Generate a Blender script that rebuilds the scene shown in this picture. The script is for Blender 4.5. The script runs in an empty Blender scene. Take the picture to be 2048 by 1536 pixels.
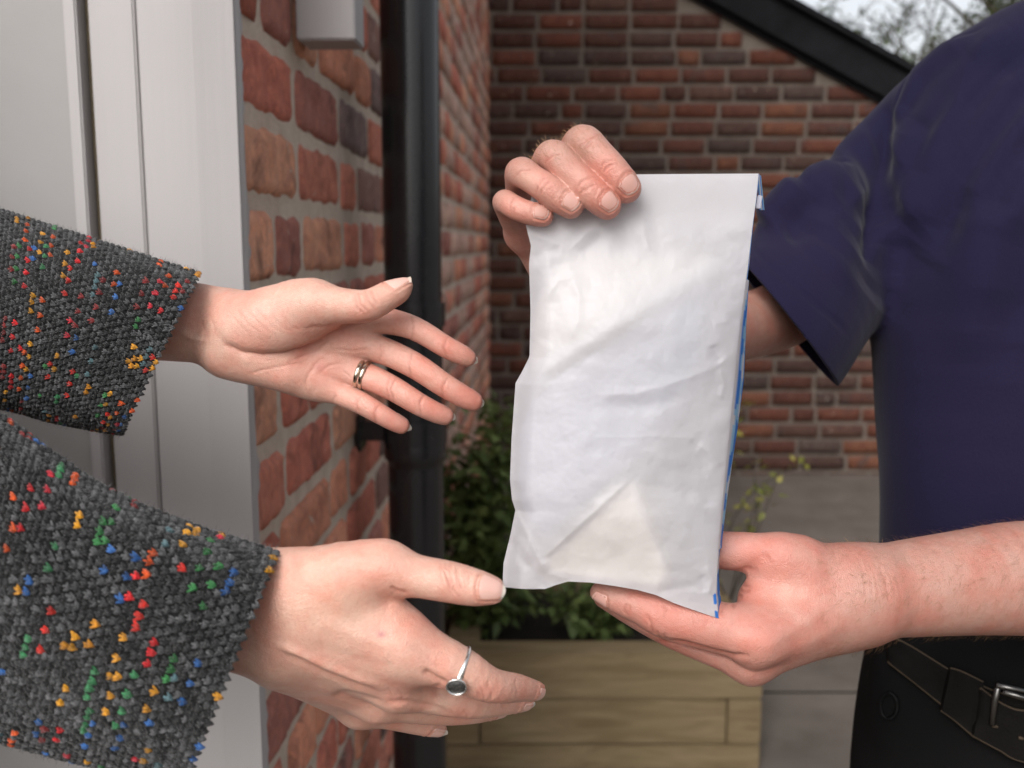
import bpy, bmesh, math, random
import numpy as np
from mathutils import Vector, Matrix, noise as mnoise

# ------------------------------------------------------------------ camera, sky, sun, exposure
scene = bpy.context.scene
col = scene.collection
CAM = np.array((0.0, 0.0, 1.30))
PITCH = math.radians(8.2)
FPX = 1950.0                      # focal length in pixels of a 2048 px wide picture
cam_data = bpy.data.cameras.new('camera')
cam = bpy.data.objects.new('camera', cam_data); col.objects.link(cam)
cam.location = CAM
cam.rotation_euler = (math.pi / 2 - PITCH, 0, 0)
cam_data.sensor_width = 36.0
cam_data.lens = 36.0 * FPX / 2048.0
cam_data.clip_start = 0.02
cam_data.clip_end = 500.0
cam_data.dof.use_dof = True
cam_data.dof.focus_distance = 0.54
cam_data.dof.aperture_fstop = cam_data.lens / 3.9
scene.camera = cam

SUN_DIR = Vector((-0.38, -0.85, 0.74)).normalized()      # towards the sun
world = bpy.data.worlds.new('World'); scene.world = world
world.use_nodes = True
wt = world.node_tree; wt.nodes.clear()
w_out = wt.nodes.new('ShaderNodeOutputWorld'); w_bg = wt.nodes.new('ShaderNodeBackground')
w_sky = wt.nodes.new('ShaderNodeTexSky'); w_hs = wt.nodes.new('ShaderNodeHueSaturation')
w_sky.sky_type = 'NISHITA'; w_sky.sun_disc = False
w_sky.sun_elevation = math.asin(SUN_DIR.z)
w_sky.sun_rotation = math.atan2(SUN_DIR.x, SUN_DIR.y) % (2 * math.pi)
w_sky.air_density = 1.0; w_sky.dust_density = 4.0; w_sky.ozone_density = 1.0
w_hs.inputs['Saturation'].default_value = 0.22
w_bg.inputs['Strength'].default_value = 0.15
wt.links.new(w_sky.outputs[0], w_hs.inputs['Color']); wt.links.new(w_hs.outputs[0], w_bg.inputs['Color'])
wt.links.new(w_bg.outputs[0], w_out.inputs['Surface'])
sun_data = bpy.data.lights.new('sun', 'SUN')
sun_data.energy = 1.3; sun_data.angle = math.radians(34); sun_data.color = (1.0, 0.972, 0.95)
sun = bpy.data.objects.new('sun', sun_data); col.objects.link(sun)
sun.rotation_euler = SUN_DIR.to_track_quat('Z', 'Y').to_euler()
sun.location = (-3, -4, 6)
scene.view_settings.view_transform = 'Standard'; scene.view_settings.look = 'None'
scene.view_settings.exposure = 0.46; scene.view_settings.gamma = 1.0
scene.view_settings.use_curve_mapping = False
scene.render.engine = 'CYCLES'
scene.cycles.use_denoising = True
try: scene.cycles.denoiser = 'OPENIMAGEDENOISE'
except Exception: pass
scene.cycles.max_bounces = 8; scene.cycles.diffuse_bounces = 4; scene.cycles.glossy_bounces = 3
scene.cycles.transmission_bounces = 4; scene.cycles.transparent_max_bounces = 6
scene.cycles.caustics_reflective = False; scene.cycles.caustics_refractive = False

# ------------------------------------------------------------------ geometry helpers
FWD = np.array((0, math.cos(PITCH), -math.sin(PITCH))); UPV = np.array((0, math.sin(PITCH), math.cos(PITCH)))
RGT = np.array((1.0, 0, 0))
def P(px, py, d):
    "point at picture position (px,py of 2048x1536) and distance d along the view axis"
    return CAM + d * (FWD + (px - 1024) / FPX * RGT + (768 - py) / FPX * UPV)
def at(px, py, Y):
    "point at picture position on the vertical plane y = Y"
    r = FWD + (px - 1024) / FPX * RGT + (768 - py) / FPX * UPV
    return CAM + r * (Y / r[1])
def project(V):
    q = V - CAM; d = q @ FWD
    return 1024 + FPX * (q @ RGT) / d, 768 - FPX * (q @ UPV) / d, d

def tag(o, label=None, cat=None, group=None, kind=None):
    if label: o['label'] = label
    if cat: o['category'] = cat
    if group: o['group'] = group
    if kind: o['kind'] = kind
    return o
def empty(name, loc, label=None, cat=None, group=None):
    o = bpy.data.objects.new(name, None); col.objects.link(o)
    o.location = loc; o.empty_display_size = 0.05
    return tag(o, label, cat, group)
def setparent(o, parent):
    if parent is not None:
        o.parent = parent
        m = Matrix.Identity(4); p = parent; mats = []
        while p is not None:
            mats.append(p.matrix_parent_inverse @ p.matrix_basis if p.parent else p.matrix_basis.copy()); p = p.parent
        for k in reversed(mats): m = m @ k
        o.matrix_parent_inverse = m.inverted()
def obj(name, me, mat=None, parent=None, smooth=False):
    o = bpy.data.objects.new(name, me); col.objects.link(o)
    if mat is not None and len(me.materials) == 0: me.materials.append(mat)
    if smooth:
        me.polygons.foreach_set('use_smooth', np.ones(len(me.polygons), dtype=bool))
    setparent(o, parent)
    return o
def mesh_np(name, V, F, colors=None):
    "mesh from numpy verts and an (n,3) or (n,4) face array"
    V = np.ascontiguousarray(V, dtype=np.float32); F = np.ascontiguousarray(F, dtype=np.int32)
    me = bpy.data.meshes.new(name); n, k = F.shape
    me.vertices.add(len(V)); me.vertices.foreach_set('co', V.ravel())
    me.loops.add(n * k); me.loops.foreach_set('vertex_index', F.ravel())
    me.polygons.add(n); me.polygons.foreach_set('loop_start', np.arange(0, n * k, k, dtype=np.int32))
    me.update(calc_edges=True); me.validate()
    if colors is not None:
        C = np.ones((len(V), 4), dtype=np.float32); C[:, :3] = colors
        a = me.color_attributes.new('Col', 'FLOAT_COLOR', 'POINT'); a.data.foreach_set('color', C.ravel())
    return me
class MB:
    "collects boxes, tubes and grids into one mesh"
    def __init__(s): s.v = []; s.f = []; s.c = []
    def add(s, V, F, c=None):
        o = len(s.v); s.v += [tuple(map(float, p)) for p in V]; s.f += [tuple(int(i) + o for i in f) for f in F]
        s.c += [c or (1, 1, 1)] * len(V); return s
    def box(s, lo, hi, M=None, c=None):
        (a, b, d), (e, f, g) = lo, hi
        V = [(a,b,d),(e,b,d),(e,f,d),(a,f,d),(a,b,g),(e,b,g),(e,f,g),(a,f,g)]
        if M is not None: V = [M @ Vector(p) for p in V]
        return s.add(V, [(0,3,2,1),(4,5,6,7),(0,1,5,4),(1,2,6,5),(2,3,7,6),(3,0,4,7)], c)
    def tube(s, pts, rad, n=10, caps=True, c=None, sx=1.0):
        pts = [np.asarray(p, float) for p in pts]; m = len(pts)
        if np.isscalar(rad): rad = [rad] * m
        V = []; ref = None
        for i in range(m):
            t = pts[min(i + 1, m - 1)] - pts[max(i - 1, 0)]; t = t / (np.linalg.norm(t) + 1e-12)
            if ref is None:
                ref = np.cross(t, (0, 0, 1.0)); 
                if np.linalg.norm(ref) < 1e-3: ref = np.cross(t, (0, 1.0, 0))
            ref = ref - t * (ref @ t); ref = ref / np.linalg.norm(ref); b = np.cross(t, ref)
            for k in range(n):
                a = 2 * math.pi * k / n
                V.append(pts[i] + rad[i] * (math.cos(a) * ref + sx * math.sin(a) * b))
        F = [(i*n+k, i*n+(k+1) % n, (i+1)*n+(k+1) % n, (i+1)*n+k) for i in range(m-1) for k in range(n)]
        if caps: F += [tuple(range(n-1, -1, -1)), tuple(range((m-1)*n, m*n))]
        return s.add(V, F, c)
    def mesh(s, name, colors=False):
        me = bpy.data.meshes.new(name); me.from_pydata(s.v, [], s.f); me.update()
        if colors:
            C = np.ones((len(s.v), 4), dtype=np.float32); C[:, :3] = np.array(s.c)
            a = me.color_attributes.new('Col', 'FLOAT_COLOR', 'POINT'); a.data.foreach_set('color', C.ravel())
        return me
    def build(s, name, mat, parent=None, smooth=False, bevel=0, seg=2, colors=False):
        me = s.mesh(name, colors)
        if bevel:
            bm = bmesh.new(); bm.from_mesh(me); bmesh.ops.recalc_face_normals(bm, faces=bm.faces)
            bmesh.ops.bevel(bm, geom=list(bm.edges), offset=bevel, segments=seg, affect='EDGES', clamp_overlap=True)
            bm.to_mesh(me); bm.free()
        return obj(name, me, mat, parent, smooth)
def smooth_by_angle(o, deg=40):
    me = o.data; me.polygons.foreach_set('use_smooth', np.ones(len(me.polygons), dtype=bool))
    try: me.set_sharp_from_angle(angle=math.radians(deg))
    except Exception: pass

# ------------------------------------------------------------------ material helpers
class NT:
    def __init__(s, name):
        s.m = bpy.data.materials.new(name); s.m.use_nodes = True; s.t = s.m.node_tree; s.t.nodes.clear()
        s.out = s.t.nodes.new('ShaderNodeOutputMaterial'); s.b = s.t.nodes.new('ShaderNodeBsdfPrincipled')
        s.t.links.new(s.b.outputs[0], s.out.inputs[0])
    def n(s, typ, **kw):
        nd = s.t.nodes.new('ShaderNode' + typ)
        for k, v in kw.items():
            if k in nd.inputs: s.set(nd.inputs[k], v)
            else: setattr(nd, k, v)
        return nd
    def set(s, sock, v):
        if hasattr(v, 'is_output') or isinstance(v, bpy.types.NodeSocket): s.t.links.new(v, sock)
        else: sock.default_value = v
    def p(s, **kw):
        for k, v in kw.items(): s.set(s.b.inputs[k.replace('_', ' ')], v)
        return s
    def coord(s, kind='Object'): return s.n('TexCoord').outputs[kind]
    def noise(s, scale, detail=4, rough=0.55, vec=None, dist=0.0):
        nd = s.n('TexNoise', Scale=scale, Detail=detail, Roughness=rough, Distortion=dist)
        if vec is not None: s.set(nd.inputs['Vector'], vec)
        return nd.outputs['Fac']
    def ramp(s, fac, stops):
        nd = s.n('ValToRGB'); s.set(nd.inputs[0], fac); cr = nd.color_ramp
        while len(cr.elements) < len(stops): cr.elements.new(0.5)
        for e, (p, c) in zip(cr.elements, stops):
            e.position = p; e.color = (c, c, c, 1) if np.isscalar(c) else tuple(c) + (1,)
        return nd.outputs[0]
    def mix(s, fac, a, b, mode='MIX'):
        nd = s.n('Mix', data_type='RGBA', blend_type=mode, clamp_factor=True)
        s.set(nd.inputs[0], fac)
        for i, v in ((6, a), (7, b)):
            if isinstance(v, tuple) and len(v) == 3: v = v + (1,)
            s.set(nd.inputs[i], v)
        return nd.outputs[2]
    def math(s, op, a, b=0.0):
        nd = s.n('Math', operation=op); s.set(nd.inputs[0], a); s.set(nd.inputs[1], b); return nd.outputs[0]
    def scale(s, vec, sc):
        nd = s.n('Mapping'); s.set(nd.inputs['Vector'], vec); nd.inputs['Scale'].default_value = sc; return nd.outputs[0]
    def bump(s, h, strength=0.4, dist=0.002, normal=None):
        nd = s.n('Bump', Strength=strength, Distance=dist); s.set(nd.inputs['Height'], h)
        if normal is not None: s.set(nd.inputs['Normal'], normal)
        return nd.outputs[0]
    def attr(s, name='Col'): return s.n('Attribute', attribute_name=name).outputs['Color']
# ------------------------------------------------------------------ implicit-surface modelling of hands and cloth
def smin(a, b, k):
    h = np.maximum(k - np.abs(a - b), 0) / k
    return np.minimum(a, b) - h * h * k * 0.25
class Field:
    def __init__(s, lo, hi, h):
        s.lo = np.asarray(lo, float); s.h = h
        s.n = np.ceil((np.asarray(hi, float) - s.lo) / h).astype(int) + 1
        s.ax = [(s.lo[i] + h * np.arange(s.n[i])).astype(np.float32) for i in range(3)]
        s.P = np.full(s.n, 0.03, np.float32)
    def sub(s, lo, hi):
        a = np.clip(np.floor((lo - s.lo) / s.h).astype(int), 0, s.n); b = np.clip(np.ceil((hi - s.lo) / s.h).astype(int) + 1, 0, s.n)
        return tuple(slice(a[i], b[i]) for i in range(3))
    def grid(s, sl):
        return np.meshgrid(s.ax[0][sl[0]], s.ax[1][sl[1]], s.ax[2][sl[2]], indexing='ij', sparse=True)
    @staticmethod
    def cone(X, Y, Z, a, ra, b, rb, nrm=None, flat=1.0):
        "tapered capsule; flat > 1 thins it along nrm"
        d = b - a; L2 = float(d @ d) + 1e-12
        px, py, pz = X - a[0], Y - a[1], Z - a[2]
        t = np.clip((px * d[0] + py * d[1] + pz * d[2]) / L2, 0, 1)
        qx, qy, qz = px - t * d[0], py - t * d[1], pz - t * d[2]
        r2 = qx * qx + qy * qy + qz * qz
        if nrm is not None and flat != 1.0:
            w = qx * nrm[0] + qy * nrm[1] + qz * nrm[2]
            r2 = r2 + (flat * flat - 1) * w * w
        return np.sqrt(r2) - (ra + t * (rb - ra))
    def chain(s, A, pts, k, nrm=None, flat=1.0, kout=None, neg=False, sub=4):
        "pts: [(pos, radius)...] as one smooth tapered tube, merged into array A with kout (None = hard)"
        ps = np.array([p for p, r in pts]); rs = np.array([r for p, r in pts])
        if len(pts) > 2 and sub > 1:
            q = np.concatenate([ps, rs[:, None]], 1); q = np.concatenate([[2*q[0]-q[1]], q, [2*q[-1]-q[-2]]]); o = []
            for i in range(1, len(q) - 2):
                p0, p1, p2, p3 = q[i-1:i+3]
                a1 = np.linalg.norm(p1[:3]-p0[:3]) ** .5 + 1e-6; a2 = np.linalg.norm(p2[:3]-p1[:3]) ** .5 + 1e-6; a3 = np.linalg.norm(p3[:3]-p2[:3]) ** .5 + 1e-6
                m1 = a2 * ((p1-p0)/a1 - (p2-p0)/(a1+a2) + (p2-p1)/a2); m2 = a2 * ((p2-p1)/a2 - (p3-p1)/(a2+a3) + (p3-p2)/a3)
                for t in np.arange(sub) / sub:
                    o.append((2*t**3-3*t**2+1)*p1 + (t**3-2*t**2+t)*m1 + (-2*t**3+3*t**2)*p2 + (t**3-t**2)*m2)
            o.append(q[-2]); o = np.array(o); ps, rs = o[:, :3], o[:, 3]
        if len(ps) == 1: ps = np.array([ps[0], ps[0] + 1e-5]); rs = np.array([rs[0], rs[0]])
        m = rs.max() + 0.014; SL = s.sub(ps.min(0) - m, ps.max(0) + m)
        if any(q.stop <= q.start for q in SL): return
        B = np.full([q.stop - q.start for q in SL], 0.03, np.float32)
        for i in range(len(ps) - 1):
            sl = s.sub(np.minimum(ps[i], ps[i+1]) - m, np.maximum(ps[i], ps[i+1]) + m)
            if any(q.stop <= q.start for q in sl): continue
            loc = tuple(slice(q.start - Q.start, q.stop - Q.start) for q, Q in zip(sl, SL))
            X, Y, Z = s.grid(sl); B[loc] = np.minimum(B[loc], s.cone(X, Y, Z, ps[i], rs[i], ps[i+1], rs[i+1], nrm, flat))
        c = A[SL]
        if neg: A[SL] = -smin(-c, B, kout)
        else: A[SL] = np.minimum(c, B) if kout is None else smin(c, B, kout)
    def new(s): return np.full(s.n, 0.03, np.float32)
    def sample(s, A, V):
        q = (np.asarray(V) - s.lo) / s.h; i = np.clip(np.floor(q).astype(int), 0, s.n - 2); f = q - i
        r = 0
        for dx in (0, 1):
            for dy in (0, 1):
                for dz in (0, 1):
                    w = (f[:, 0] if dx else 1 - f[:, 0]) * (f[:, 1] if dy else 1 - f[:, 1]) * (f[:, 2] if dz else 1 - f[:, 2])
                    r = r + w * A[i[:, 0] + dx, i[:, 1] + dy, i[:, 2] + dz]
        return r
    def nets(s, A):
        "naive surface nets -> verts, quads"
        S = A < 0
        n = S.shape; any_ = np.zeros([k - 1 for k in n], bool); all_ = np.ones_like(any_)
        for dx in (0, 1):
            for dy in (0, 1):
                for dz in (0, 1):
                    q = S[dx:n[0]-1+dx, dy:n[1]-1+dy, dz:n[2]-1+dz]; any_ |= q; all_ &= q
        act = any_ & ~all_; ii = np.argwhere(act); idx = np.full(act.shape, -1, np.int32); idx[act] = np.arange(len(ii))
        acc = np.zeros((len(ii), 3)); cnt = np.zeros(len(ii))
        cor = [(a, b, c) for a in (0, 1) for b in (0, 1) for c in (0, 1)]
        val = {c: A[ii[:, 0]+c[0], ii[:, 1]+c[1], ii[:, 2]+c[2]] for c in cor}
        for c in cor:
            for ax in range(3):
                if c[ax] == 0:
                    e = list(c); e[ax] = 1; e = tuple(e); v0, v1 = val[c], val[e]
                    m = (v0 < 0) != (v1 < 0); t = np.where(m, v0 / np.where(m, v0 - v1, 1), 0)
                    p = np.array(c, float)[None, :].repeat(len(ii), 0); p[:, ax] += t
                    acc += p * m[:, None]; cnt += m
        V = s.lo + s.h * (ii + acc / cnt[:, None])
        Q = []
        for ax in range(3):
            a = [slice(None)] * 3; b = [slice(None)] * 3; a[ax] = slice(0, -1); b[ax] = slice(1, None)
            ch = np.argwhere(S[tuple(a)] != S[tuple(b)])
            u, w = (ax + 1) % 3, (ax + 2) % 3
            ok = (ch[:, u] > 0) & (ch[:, w] > 0) & (ch[:, u] < n[u] - 1) & (ch[:, w] < n[w] - 1); ch = ch[ok]
            inside = S[ch[:, 0], ch[:, 1], ch[:, 2]]
            def cell(du, dw):
                q = ch.copy(); q[:, u] += du; q[:, w] += dw
                return idx[q[:, 0], q[:, 1], q[:, 2]]
            f = np.stack([cell(-1, -1), cell(0, -1), cell(0, 0), cell(-1, 0)], 1)
            f[~inside] = f[~inside][:, ::-1]; Q.append(f)
        Q = np.concatenate(Q); Q = Q[(Q >= 0).all(1)]
        return V, Q
def vnormals(V, Q):
    n = np.cross(V[Q[:, 2]] - V[Q[:, 0]], V[Q[:, 3]] - V[Q[:, 1]]); N = np.zeros_like(V)
    for k in range(4):
        for a in range(3): N[:, a] += np.bincount(Q[:, k], n[:, a], len(V))
    return N / (np.linalg.norm(N, axis=1, keepdims=True) + 1e-12)
def relax(V, Q, it=2, lam=0.5):
    E = np.concatenate([Q[:, [0, 1]], Q[:, [1, 2]], Q[:, [2, 3]], Q[:, [3, 0]]]); E = np.concatenate([E, E[:, ::-1]])
    cnt = np.bincount(E[:, 0], minlength=len(V))[:, None]
    for _ in range(it):
        S = np.stack([np.bincount(E[:, 0], V[E[:, 1], a], len(V)) for a in range(3)], 1) / cnt
        V = V + lam * (S - V)
    return V
def polydist(x, y, pts):
    best = np.full(len(x), 1e9); tt = np.zeros(len(x)); L = len(pts) - 1
    for i in range(L):
        (ax, ay), (bx, by) = pts[i][:2], pts[i+1][:2]
        dx, dy = bx - ax, by - ay; t = np.clip(((x-ax)*dx + (y-ay)*dy) / (dx*dx + dy*dy + 1e-9), 0, 1)
        d = np.hypot(x - ax - t*dx, y - ay - t*dy); m = d < best; best[m] = d[m]; tt[m] = ((i + t) / L)[m]
    return best, tt
class Sculpt:
    "marks made on a surface along lines given in picture coordinates; they become real relief, and tints colour it, crease shade included"
    def __init__(s, V, Q, base):
        s.V = V; s.Q = Q; s.N = vnormals(V, Q); s.x, s.y, s.d = project(V)
        vd = V - CAM; vd /= np.linalg.norm(vd, axis=1, keepdims=True)
        s.front = np.clip(-(s.N * vd).sum(1) * 4, 0, 1)
        s.C = np.tile(np.asarray(base, float), (len(V), 1)); s.D = np.zeros(len(V))
    def line(s, pts, w, amp, tint=0.0, tcol=(0.42, 0.16, 0.12), dmin=0, dmax=9, taper=True, tw=1.0):
        xs = [p[0] for p in pts]; ys = [p[1] for p in pts]; m = 4 * w
        k = np.where((s.x > min(xs)-m) & (s.x < max(xs)+m) & (s.y > min(ys)-m) & (s.y < max(ys)+m) & (s.front > 0) & (s.d > dmin) & (s.d < dmax))[0]
        if len(k) == 0: return
        d, t = polydist(s.x[k], s.y[k], pts)
        e = np.exp(-(d / w) ** 2) * s.front[k]
        if taper: e *= np.clip(np.minimum(t, 1 - t) * 5 + 0.15, 0, 1)
        s.D[k] += amp * e
        if tint:
            f = (np.exp(-(d / (w * tw)) ** 2) * s.front[k] * tint)[:, None]; s.C[k] = s.C[k] * (1 - f) + np.array(tcol) * f
    def blob(s, x, y, rx, ry, amp=0.0, tint=0.0, tcol=(0.60, 0.22, 0.17), ang=0, dmin=0, dmax=9):
        c, q = math.cos(math.radians(ang)), math.sin(math.radians(ang))
        u = (s.x - x) * c + (s.y - y) * q; v = -(s.x - x) * q + (s.y - y) * c
        e = np.exp(-(u / rx) ** 2 - (v / ry) ** 2) * s.front * ((s.d > dmin) & (s.d < dmax))
        s.D += amp * e
        if tint: f = (e * tint)[:, None]; s.C = s.C * (1 - f) + np.array(tcol) * f
    def near(s, p, r, tint, tcol):
        f = (np.exp(-((s.V - p) ** 2).sum(1) / r ** 2) * tint)[:, None]; s.C = s.C * (1 - f) + np.array(tcol) * f
    def done(s): return s.V + s.N * s.D[:, None]
def tri_grid(nu, nv, closed=False):
    "quads of a nu x nv vertex grid (v fastest); closed wraps u"
    i, j = np.meshgrid(np.arange(nu if closed else nu - 1), np.arange(nv - 1), indexing='ij'); i = i.ravel(); j = j.ravel(); i2 = (i + 1) % nu
    return np.stack([i*nv+j, i2*nv+j, i2*nv+j+1, i*nv+j+1], 1)
# ------------------------------------------------------------------ materials of the setting
def mat_brick(name, src):
    m = NT(name); c = m.coord()
    oi = m.n('ObjectInfo')
    base = oi.outputs['Color'] if src == 'obj' else m.attr()
    if src == 'obj':
        off = m.n('VectorMath', operation='ADD'); m.set(off.inputs[0], c)
        rv = m.n('CombineXYZ'); 
        for k in 'XYZ': m.set(rv.inputs[k], m.math('MULTIPLY', oi.outputs['Random'], 37.0))
        m.set(off.inputs[1], rv.outputs[0]); c = off.outputs[0]
    n1 = m.noise(22, 5, 0.62, c, 0.6); n2 = m.noise(70, 5, 0.7, c); n3 = m.noise(9, 3, 0.6, c, 1.2)
    k = m.mix(m.ramp(n1, [(0.35, 0.0), (0.65, 0.75)]), base, m.mix(1.0, base, (0.60, 0.50, 0.52), 'MULTIPLY'))
    k = m.mix(m.ramp(n2, [(0.45, 0.0), (0.72, 0.6)]), k, m.mix(1.0, base, (1.45, 1.30, 1.15), 'MULTIPLY'))
    k = m.mix(m.ramp(n3, [(0.58, 0.0), (0.72, 0.75)]), k, (0.060, 0.048, 0.046))                 # soot and cracks
    k = m.mix(m.ramp(m.noise(34, 4, 0.75, c, 1.5), [(0.655, 0.0), (0.69, 0.85)]), k, (0.56, 0.47, 0.40))   # lime and paint specks
    h = m.math('ADD', m.noise(130, 6, 0.75, c), m.math('MULTIPLY', n1, 1.2))
    m.p(Base_Color=k, Roughness=0.9, Specular_IOR_Level=0.2, Normal=m.bump(h, 0.75, 0.006))
    return m.m
M_BRICK = mat_brick('old_brick', 'obj'); M_BRICKS = mat_brick('old_brick_far', 'attr')
def mat_simple(name, c1, c2, scale, rough=0.8, bump=0.3, bd=0.003, spec=0.3, detail=5, mapping=None):
    m = NT(name); c = m.coord()
    if mapping: c = m.scale(c, mapping)
    n = m.noise(scale, detail, 0.65, c)
    m.p(Base_Color=m.mix(m.ramp(n, [(0.3, 0.0), (0.7, 1.0)]), c1, c2), Roughness=rough, Specular_IOR_Level=spec,
        Normal=m.bump(m.noise(scale * 5, 5, 0.7, c), bump, bd))
    return m.m
M_MORTAR = mat_simple('lime_mortar', (0.50, 0.40, 0.325), (0.64, 0.54, 0.45), 30, 0.95, 0.7, 0.006, 0.15)
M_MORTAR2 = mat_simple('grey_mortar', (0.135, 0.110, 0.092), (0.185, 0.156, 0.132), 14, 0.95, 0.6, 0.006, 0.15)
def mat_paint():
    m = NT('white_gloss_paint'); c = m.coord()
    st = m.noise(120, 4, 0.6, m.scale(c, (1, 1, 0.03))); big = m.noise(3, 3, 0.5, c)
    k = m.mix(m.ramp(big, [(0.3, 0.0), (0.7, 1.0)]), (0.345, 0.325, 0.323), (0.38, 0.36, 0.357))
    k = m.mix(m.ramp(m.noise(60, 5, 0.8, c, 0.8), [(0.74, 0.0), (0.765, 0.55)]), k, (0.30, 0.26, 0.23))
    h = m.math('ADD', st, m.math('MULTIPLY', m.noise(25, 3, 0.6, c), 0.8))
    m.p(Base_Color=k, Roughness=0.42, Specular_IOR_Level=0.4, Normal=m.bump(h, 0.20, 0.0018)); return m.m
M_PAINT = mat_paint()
M_GAP = mat_simple('weathered_seal', (0.17, 0.135, 0.085), (0.24, 0.19, 0.125), 40, 0.8)
M_DOOR = mat_simple('door_paint', (0.265, 0.253, 0.247), (0.295, 0.283, 0.277), 5, 0.45, 0.15, 0.001)
def mat_pipe():
    m = NT('black_pipe'); c = m.coord()
    n = m.noise(40, 5, 0.7, c)
    k = m.mix(m.ramp(n, [(0.55, 0.0), (0.85, 0.25)]), (0.013, 0.013, 0.015), (0.05, 0.048, 0.045))
    m.p(Base_Color=k, Roughness=m.ramp(n, [(0.3, 0.24), (0.8, 0.28)]), Specular_IOR_Level=0.5, Normal=m.bump(m.noise(60, 4, 0.6, c), 0.02, 0.0005)); return m.m
M_PIPE = mat_pipe()
M_CONC = mat_simple('concrete_paving', (0.105, 0.088, 0.074), (0.180, 0.154, 0.132), 4, 0.9, 0.35, 0.003, 0.2)
M_SLATE = mat_simple('dark_board', (0.005, 0.0055, 0.0065), (0.012, 0.012, 0.014), 8, 0.8, 0.3, 0.003, 0.12)
def mat_timber():
    m = NT('treated_timber'); c = m.coord(); oi = m.n('ObjectInfo')
    off = m.n('VectorMath', operation='ADD'); m.set(off.inputs[0], m.scale(c, (1.6, 14, 14))); rv = m.n('CombineXYZ'); m.set(rv.inputs['X'], m.math('MULTIPLY', oi.outputs['Random'], 50.0)); m.set(off.inputs[1], rv.outputs[0])
    g = m.noise(2.2, 6, 0.65, off.outputs[0], 1.2)
    k = m.mix(m.ramp(g, [(0.3, 0.0), (0.7, 1.0)]), (0.160, 0.115, 0.060), (0.275, 0.210, 0.122))
    kn = m.n('TexVoronoi', Scale=5.0); m.set(kn.inputs['Vector'], m.scale(c, (0.7, 1.6, 1.6)))
    k = m.mix(m.ramp(kn.outputs['Distance'], [(0.03, 0.85), (0.11, 0.0)]), k, (0.05, 0.03, 0.015))
    m.p(Base_Color=k, Roughness=0.85, Specular_IOR_Level=0.2, Normal=m.bump(g, 0.4, 0.003)); return m.m
M_TIMBER = mat_timber()
M_SOIL = mat_simple('soil', (0.012, 0.009, 0.006), (0.03, 0.022, 0.015), 60, 0.95, 1.0, 0.01)
def mat_leaf(name, c1, c2):
    m = NT(name)
    n = m.n('Attribute', attribute_name='Col').outputs['Fac']
    k = m.mix(m.ramp(n, [(0.0, 0.0), (1.0, 1.0)]), c1, c2)
    m.p(Base_Color=k, Roughness=0.5, Specular_IOR_Level=0.35)
    tr = m.n('BsdfTranslucent'); m.set(tr.inputs[0], k); mx = m.n('MixShader'); mx.inputs[0].default_value = 0.3
    m.t.links.new(m.b.outputs[0], mx.inputs[1]); m.t.links.new(tr.outputs[0], mx.inputs[2]); m.t.links.new(mx.outputs[0], m.out.inputs[0])
    return m.m
M_LEAF = mat_leaf('shrub_leaf', (0.070, 0.105, 0.030), (0.20, 0.26, 0.085))
M_LEAF2 = mat_leaf('young_leaf', (0.15, 0.18, 0.03), (0.36, 0.32, 0.06))
M_LEAF3 = mat_leaf('tree_leaf', (0.03, 0.05, 0.012), (0.09, 0.12, 0.03))
M_BARK = mat_simple('bark', (0.030, 0.024, 0.018), (0.065, 0.052, 0.040), 25, 0.95, 0.6, 0.01)

# ------------------------------------------------------------------ ground
def ground_z(y): return -0.03 + 0.175 * min(1, max(0, (y - 2.4) / 2.4))
YJ = 2.71
gm = MB(); ys = [-30, 0, 2.4, YJ - 0.005, YJ + 0.005, 4.8, 7, 60]
for a, b in zip(ys[:-1], ys[1:]):
    za, zb = ground_z(a), ground_z(b)
    if abs(a - (YJ - 0.005)) < 1e-6: za -= 0.006; zb -= 0.006
    gm.add([(-60, a, za), (60, a, za), (60, b, zb), (-60, b, zb)], [(0, 1, 2, 3)])
tag(gm.build('yard', M_CONC), kind='structure')

# ------------------------------------------------------------------ brick walls
COURSE = 0.082
def brick_mesh(L, H, seed, nx, nz, rough=0.0018, D=0.045, soft=1.0):
    rng = random.Random(seed); V = []; so = seed * 7.31
    for i in range(nx + 1):
        for j in range(nz + 1):
            u, v = i / nx, j / nz; x = (u - .5) * L; z = (v - .5) * H
            ex = min(u, 1 - u) * L; ez = min(v, 1 - v) * H; e = min(ex, ez)
            y = rough * 1.6 * mnoise.noise(Vector((x * 28 + so, z * 28, so))) + rough * mnoise.noise(Vector((x * 75 + so, z * 75, so)))
            y -= soft * (0.005 * max(0, 1 - e / 0.007) ** 2 + 0.010 * max(0, 1 - math.hypot(ex, ez) / 0.014) ** 2)
            chip = mnoise.noise(Vector((x * 26 - so, z * 26 + so, 3))) + .35 * mnoise.noise(Vector((x * 90 - so, z * 90 + so, 3)))
            if e < 0.004:
                j2 = 0.0022 * chip; 
                if ex < 0.004: x += j2 if u > .5 else -j2
                if ez < 0.004: z += j2 if v > .5 else -j2
                y -= 0.004 * max(0, -chip)
            V.append((x, y, z))
    n = nz + 1; F = [(i*n+j, i*n+j+1, (i+1)*n+j+1, (i+1)*n+j) for i in range(nx) for j in range(nz)]
    ring = [(i*n) for i in range(nx)] + [nx*n + j for j in range(nz)] + [i*n + nz for i in range(nx, 0, -1)] + [j for j in range(nz, 0, -1)]
    k = len(V); V += [(V[r][0], -D, V[r][2]) for r in ring]; m = len(ring)
    F += [(ring[i], ring[(i+1) % m], k + (i+1) % m, k + i) for i in range(m)]
    return V, F
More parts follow.
